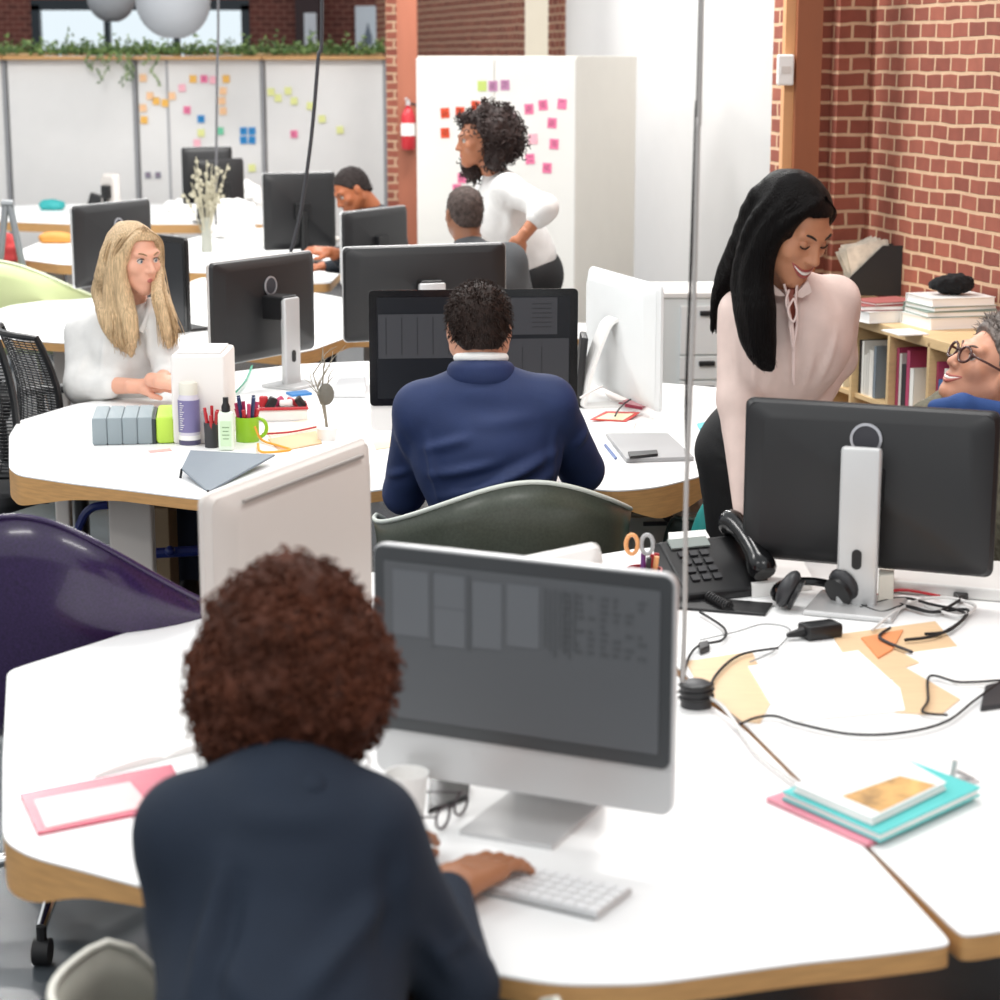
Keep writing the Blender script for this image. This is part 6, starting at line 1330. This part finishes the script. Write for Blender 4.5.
long_hair(H, root, bln, [(lf, [.004, .012, .022, .028, .028, .020, .005]), (rf, [.004, .010, .016, .020, .021, .016, .004])], .05, h=.007, nz=((.004, (30, 30, 8), 3),))
for gs, sd in ((lf, 1), (rf, 2)):
    H_ = H
    strands(gs, 320, .013, .0024, bln, root, 'hair_strands', wave=.006, seed=sd); strands(gs, 150, .015, .0024, bln2, root, 'hair_strands', wave=.006, seed=sd+5)
legs_seated(root, pel, (pel[0]+.05, 7.2, .54), (pel[0]+.25, 7.25, .54), (pel[0]+.08, 7.15, 0), (pel[0]+.25, 7.2, 0), cloth('jeans', '#2A3448'), shoe_b, h=.016)
# ---------------------------------------------------------- 6 standing woman by the cabinet
hc = J(479, 140, 9.75); root = person('standing curly dark-haired woman in a white rolled-sleeve shirt by the note-covered cabinet', (J(530, 280, 9.9)[0], 9.9, 0)); sk2 = skin('brown2', '#A86C4C')
H = Head(hc, (-.93, -.25, -.12), up=(-.15, 0, 1)); hm = head_mesh(H, .006, fem=True)
nb = J(492, 170, 9.8); sh1 = J(508, 190, 9.62); sh2 = J(492, 190, 9.98); chest = J(504, 212, 9.8); wai = J(520, 245, 9.85); hip = J(533, 275, 9.9)
el = J(545, 208, 9.45); wr = J(520, 240, 9.40); el2 = J(478, 225, 9.95); wr2 = J(470, 250, 9.8)
bm = mesh_sdf([('c', tuple(hc+np.array([.02, 0, -.07])), .046, tt(nb), .052), ('e', tt(chest), (.1, .13, .16)), ('c', tt(el), .038, tt(wr), .027), ('c', tt(el2), .038, tt(wr2), .027)], .012, k=.03)
vq_obj('body', [hm, bm, hand_mesh(wr, (-.5, -.1, -.8), (0, -1, 0), 1, h=.004), hand_mesh(wr2, (-.5, -.1, -.6), (0, -1, 0), -1, h=.004)], sk2, root); face_parts(H, root, sk2)
V, Q = mesh_sdf([('e', tt(chest), (.13, .16, .18)), ('c', tt(sh1), .07, tt(sh2), .07, dict(k=.06)), ('c', tt(nb), .05, tt(chest), .11), ('c', tt(chest), .14, tt(wai), .14), ('c', tt(wai), .14, tt(hip*.4+wai*.6), .15), ('c', tt(sh1), .07, tt(el), .06), ('c', tt(el), .06, tt(el*.75+wr*.25), .055), ('c', tt(sh2), .07, tt(el2), .055)], .010, k=.04)
V = disp(V, Q, [(.008, (8, 8, 6), 5)], folds=[(tt(J(512, 200, 9.6)), tt(J(505, 245, 9.65)), .02, .014), (tt(J(498, 200, 9.6)), tt(J(520, 240, 9.65)), .02, .012)]); vq_obj('shirt', [(V, Q)], wsh, root)
V, Q = mesh_sdf([('c', tt(el*.82+wr*.18), .052, tt(el*.70+wr*.30), .053)], .009); vq_obj('rolled_cuff', [(V, Q)], wsh, root)
kn = (float(hip[0])+.02, 9.92, .5); V, Q = mesh_sdf([('e', tt(hip), (.15, .17, .16)), ('c', add3(hip, 0, -.08, 0), .1, (kn[0], 9.82, .5), .07), ('c', add3(hip, 0, .08, 0), .1, (kn[0], 10.0, .5), .07), ('c', (kn[0], 9.82, .5), .07, (kn[0]+.03, 9.82, .1), .045), ('c', (kn[0], 10.0, .5), .07, (kn[0]+.03, 10.0, .1), .045)], .014, k=.04)
vq_obj('trousers', [(V, Q)], cloth('black', '#121214', .8), root)
for y in (9.82, 10.0):
    V, Q = mesh_sdf([('e', (kn[0]-.02, y, .045), (.12, .04, .045))], .012); V[:, 2] = np.maximum(V[:, 2], 0); vq_obj('shoe', [(V, Q)], shoe_b, root)
V, Q = mesh_sdf([('e', H.t(0, -.065, .050), (.122, .112, .108)), ('e', H.t(0, -.10, -.02), (.11, .11, .10)), ('e', H.t(0, .03, .105), (.06, .04, .035)), ('e', H.t(-.06, -.05, -.09), (.045, .045, .06)), ('e', H.t(.07, .03, -.11), (.045, .045, .09))], .009, k=.04)
V = disp(V, Q, [(.014, (18, 18, 18), 1), (.008, (45, 45, 45), 2)]); hcd = mat('hair_curly_dark', '#2A1915', .65, var=.35, vscale=20, bump=.6, bscale=50); vq_obj('hair', [(V, Q)], hcd, root); curls(V, Q, 700, hcd, root, R_=.009, L_=.035, r=.003)
# ---------------------------------------------------------- 7 grey-shirted man seen from behind, 8 bending man
hc = J(464, 214, 9.1); root = person('grey-shirted man with greying cropped hair seen from behind, beside the standing woman', (hc[0], 9.1, 0)); sk3 = skin('brown3', '#8F6148')
H = Head(hc, (-.35, .93, -.05)); hm = head_mesh(H, .006); nb = J(470, 245, 9.05); chest = J(482, 290, 9.02); shL = J(446, 268, 9.05); shR = J(510, 262, 9.05); pel = (float(chest[0]), 9.0, .55)
bm = mesh_sdf([('c', tuple(hc+np.array([0, 0, -.07])), .056, tt(nb), .06), ('e', tt(chest), (.15, .1, .2))], .014, k=.03); elL = add3(shL, -.08, .12, -.26); elR = add3(shR, .08, .12, -.26)
vq_obj('body', [hm, bm, hand_mesh(np.array(add3(elL, .03, .26, .03)), (.2, .9, 0), (0, 0, 1), -1, h=.005), hand_mesh(np.array(add3(elR, -.03, .26, .03)), (-.2, .9, 0), (0, 0, 1), 1, h=.005)], sk3, root); face_parts(H, root, sk3)
V, Q = mesh_sdf([('e', tt(chest), (.2, .12, .2)), ('c', tt(shL), .07, tt(shR), .07, dict(k=.07)), ('c', tt(nb), .06, tt(chest), .12, dict(k=.06)), ('c', tt(chest), .16, pel, .16), ('c', tt(shL), .07, elL, .055), ('c', tt(shR), .07, elR, .055), ('c', elL, .055, add3(elL, .03, .22, .03), .04), ('c', elR, .055, add3(elR, -.03, .22, .03), .04)], .013, k=.04)
vq_obj('shirt', [(disp(V, Q, [(.008, (8, 8, 8), 2)]), Q)], cloth('slate', '#4A4D50', .85), root)
short_hair(H, root, mat('hair_cropped_grey', '#4A3D38', .8, var=.4, vscale=60, bump=.3, bscale=150), 5, thick=.003, top=.006, n=500, L_=.008, r=.0015)
legs_seated(root, pel, (pel[0]-.12, 9.45, .54), (pel[0]+.12, 9.45, .54), (pel[0]-.12, 9.5, 0), (pel[0]+.12, 9.5, 0), cloth('charcoal', '#1E1F24'), shoe_b, h=.018)
hc = J(352, 191, 11.2); root = person('far man in a dark shirt bending over papers, facing left', (hc[0]+.15, 11.2, 0)); H = Head(hc, (-.72, -.40, -.50), up=(-.3, 0, 1)); hm = head_mesh(H, .007)
nb = J(368, 210, 11.25); chest = J(378, 240, 11.25); shL = J(362, 226, 11.1); shR = J(388, 222, 11.4); pel = (float(chest[0])+.1, 11.3, .58); elL = J(345, 258, 10.9); wrL = J(330, 252, 10.75); elR = add3(shR, -.1, -.05, -.25)
bm = mesh_sdf([('c', tuple(hc+np.array([.02, .01, -.06])), .056, tt(nb), .06), ('e', tt(chest), (.13, .14, .18)), ('c', tt(elL), .045, tt(wrL), .03)], .014, k=.03)
vq_obj('body', [hm, bm, hand_mesh(wrL, (-.8, -.2, .1), (0, -.4, 1), 1, h=.005, curl=.6), hand_mesh(np.array(add3(elR, -.24, -.1, .02)), (-.9, 0, 0), (0, 0, 1), 1, h=.005)], skin('brown4', '#A8623E'), root); face_parts(H, root, MATS['skin_brown4'])
V, Q = mesh_sdf([('e', tt(chest), (.15, .18, .19)), ('c', tt(shL), .07, tt(shR), .07, dict(k=.07)), ('c', tt(nb), .055, tt(chest), .12), ('c', tt(chest), .15, pel, .15), ('c', tt(shL), .065, tt(elL), .055), ('c', tt(elL), .055, tt(elL*.5+wrL*.5), .045), ('c', tt(shR), .065, elR, .05), ('c', elR, .05, add3(elR, -.22, -.1, .02), .035)], .014, k=.04)
vq_obj('shirt', [(V, Q)], cloth('dark_shirt', '#2A2F36', .85), root); short_hair(H, root, mat('hair_cropped_black', '#241A18', .8, bump=.3, bscale=150), 6, thick=.004, top=.008, n=400, L_=.008, r=.002)
legs_seated(root, pel, (pel[0]-.4, 11.2, .54), (pel[0]-.4, 11.4, .54), (pel[0]-.4, 11.2, 0), (pel[0]-.4, 11.4, 0), cloth('charcoal', '#1E1F24'), shoe_b, h=.018)
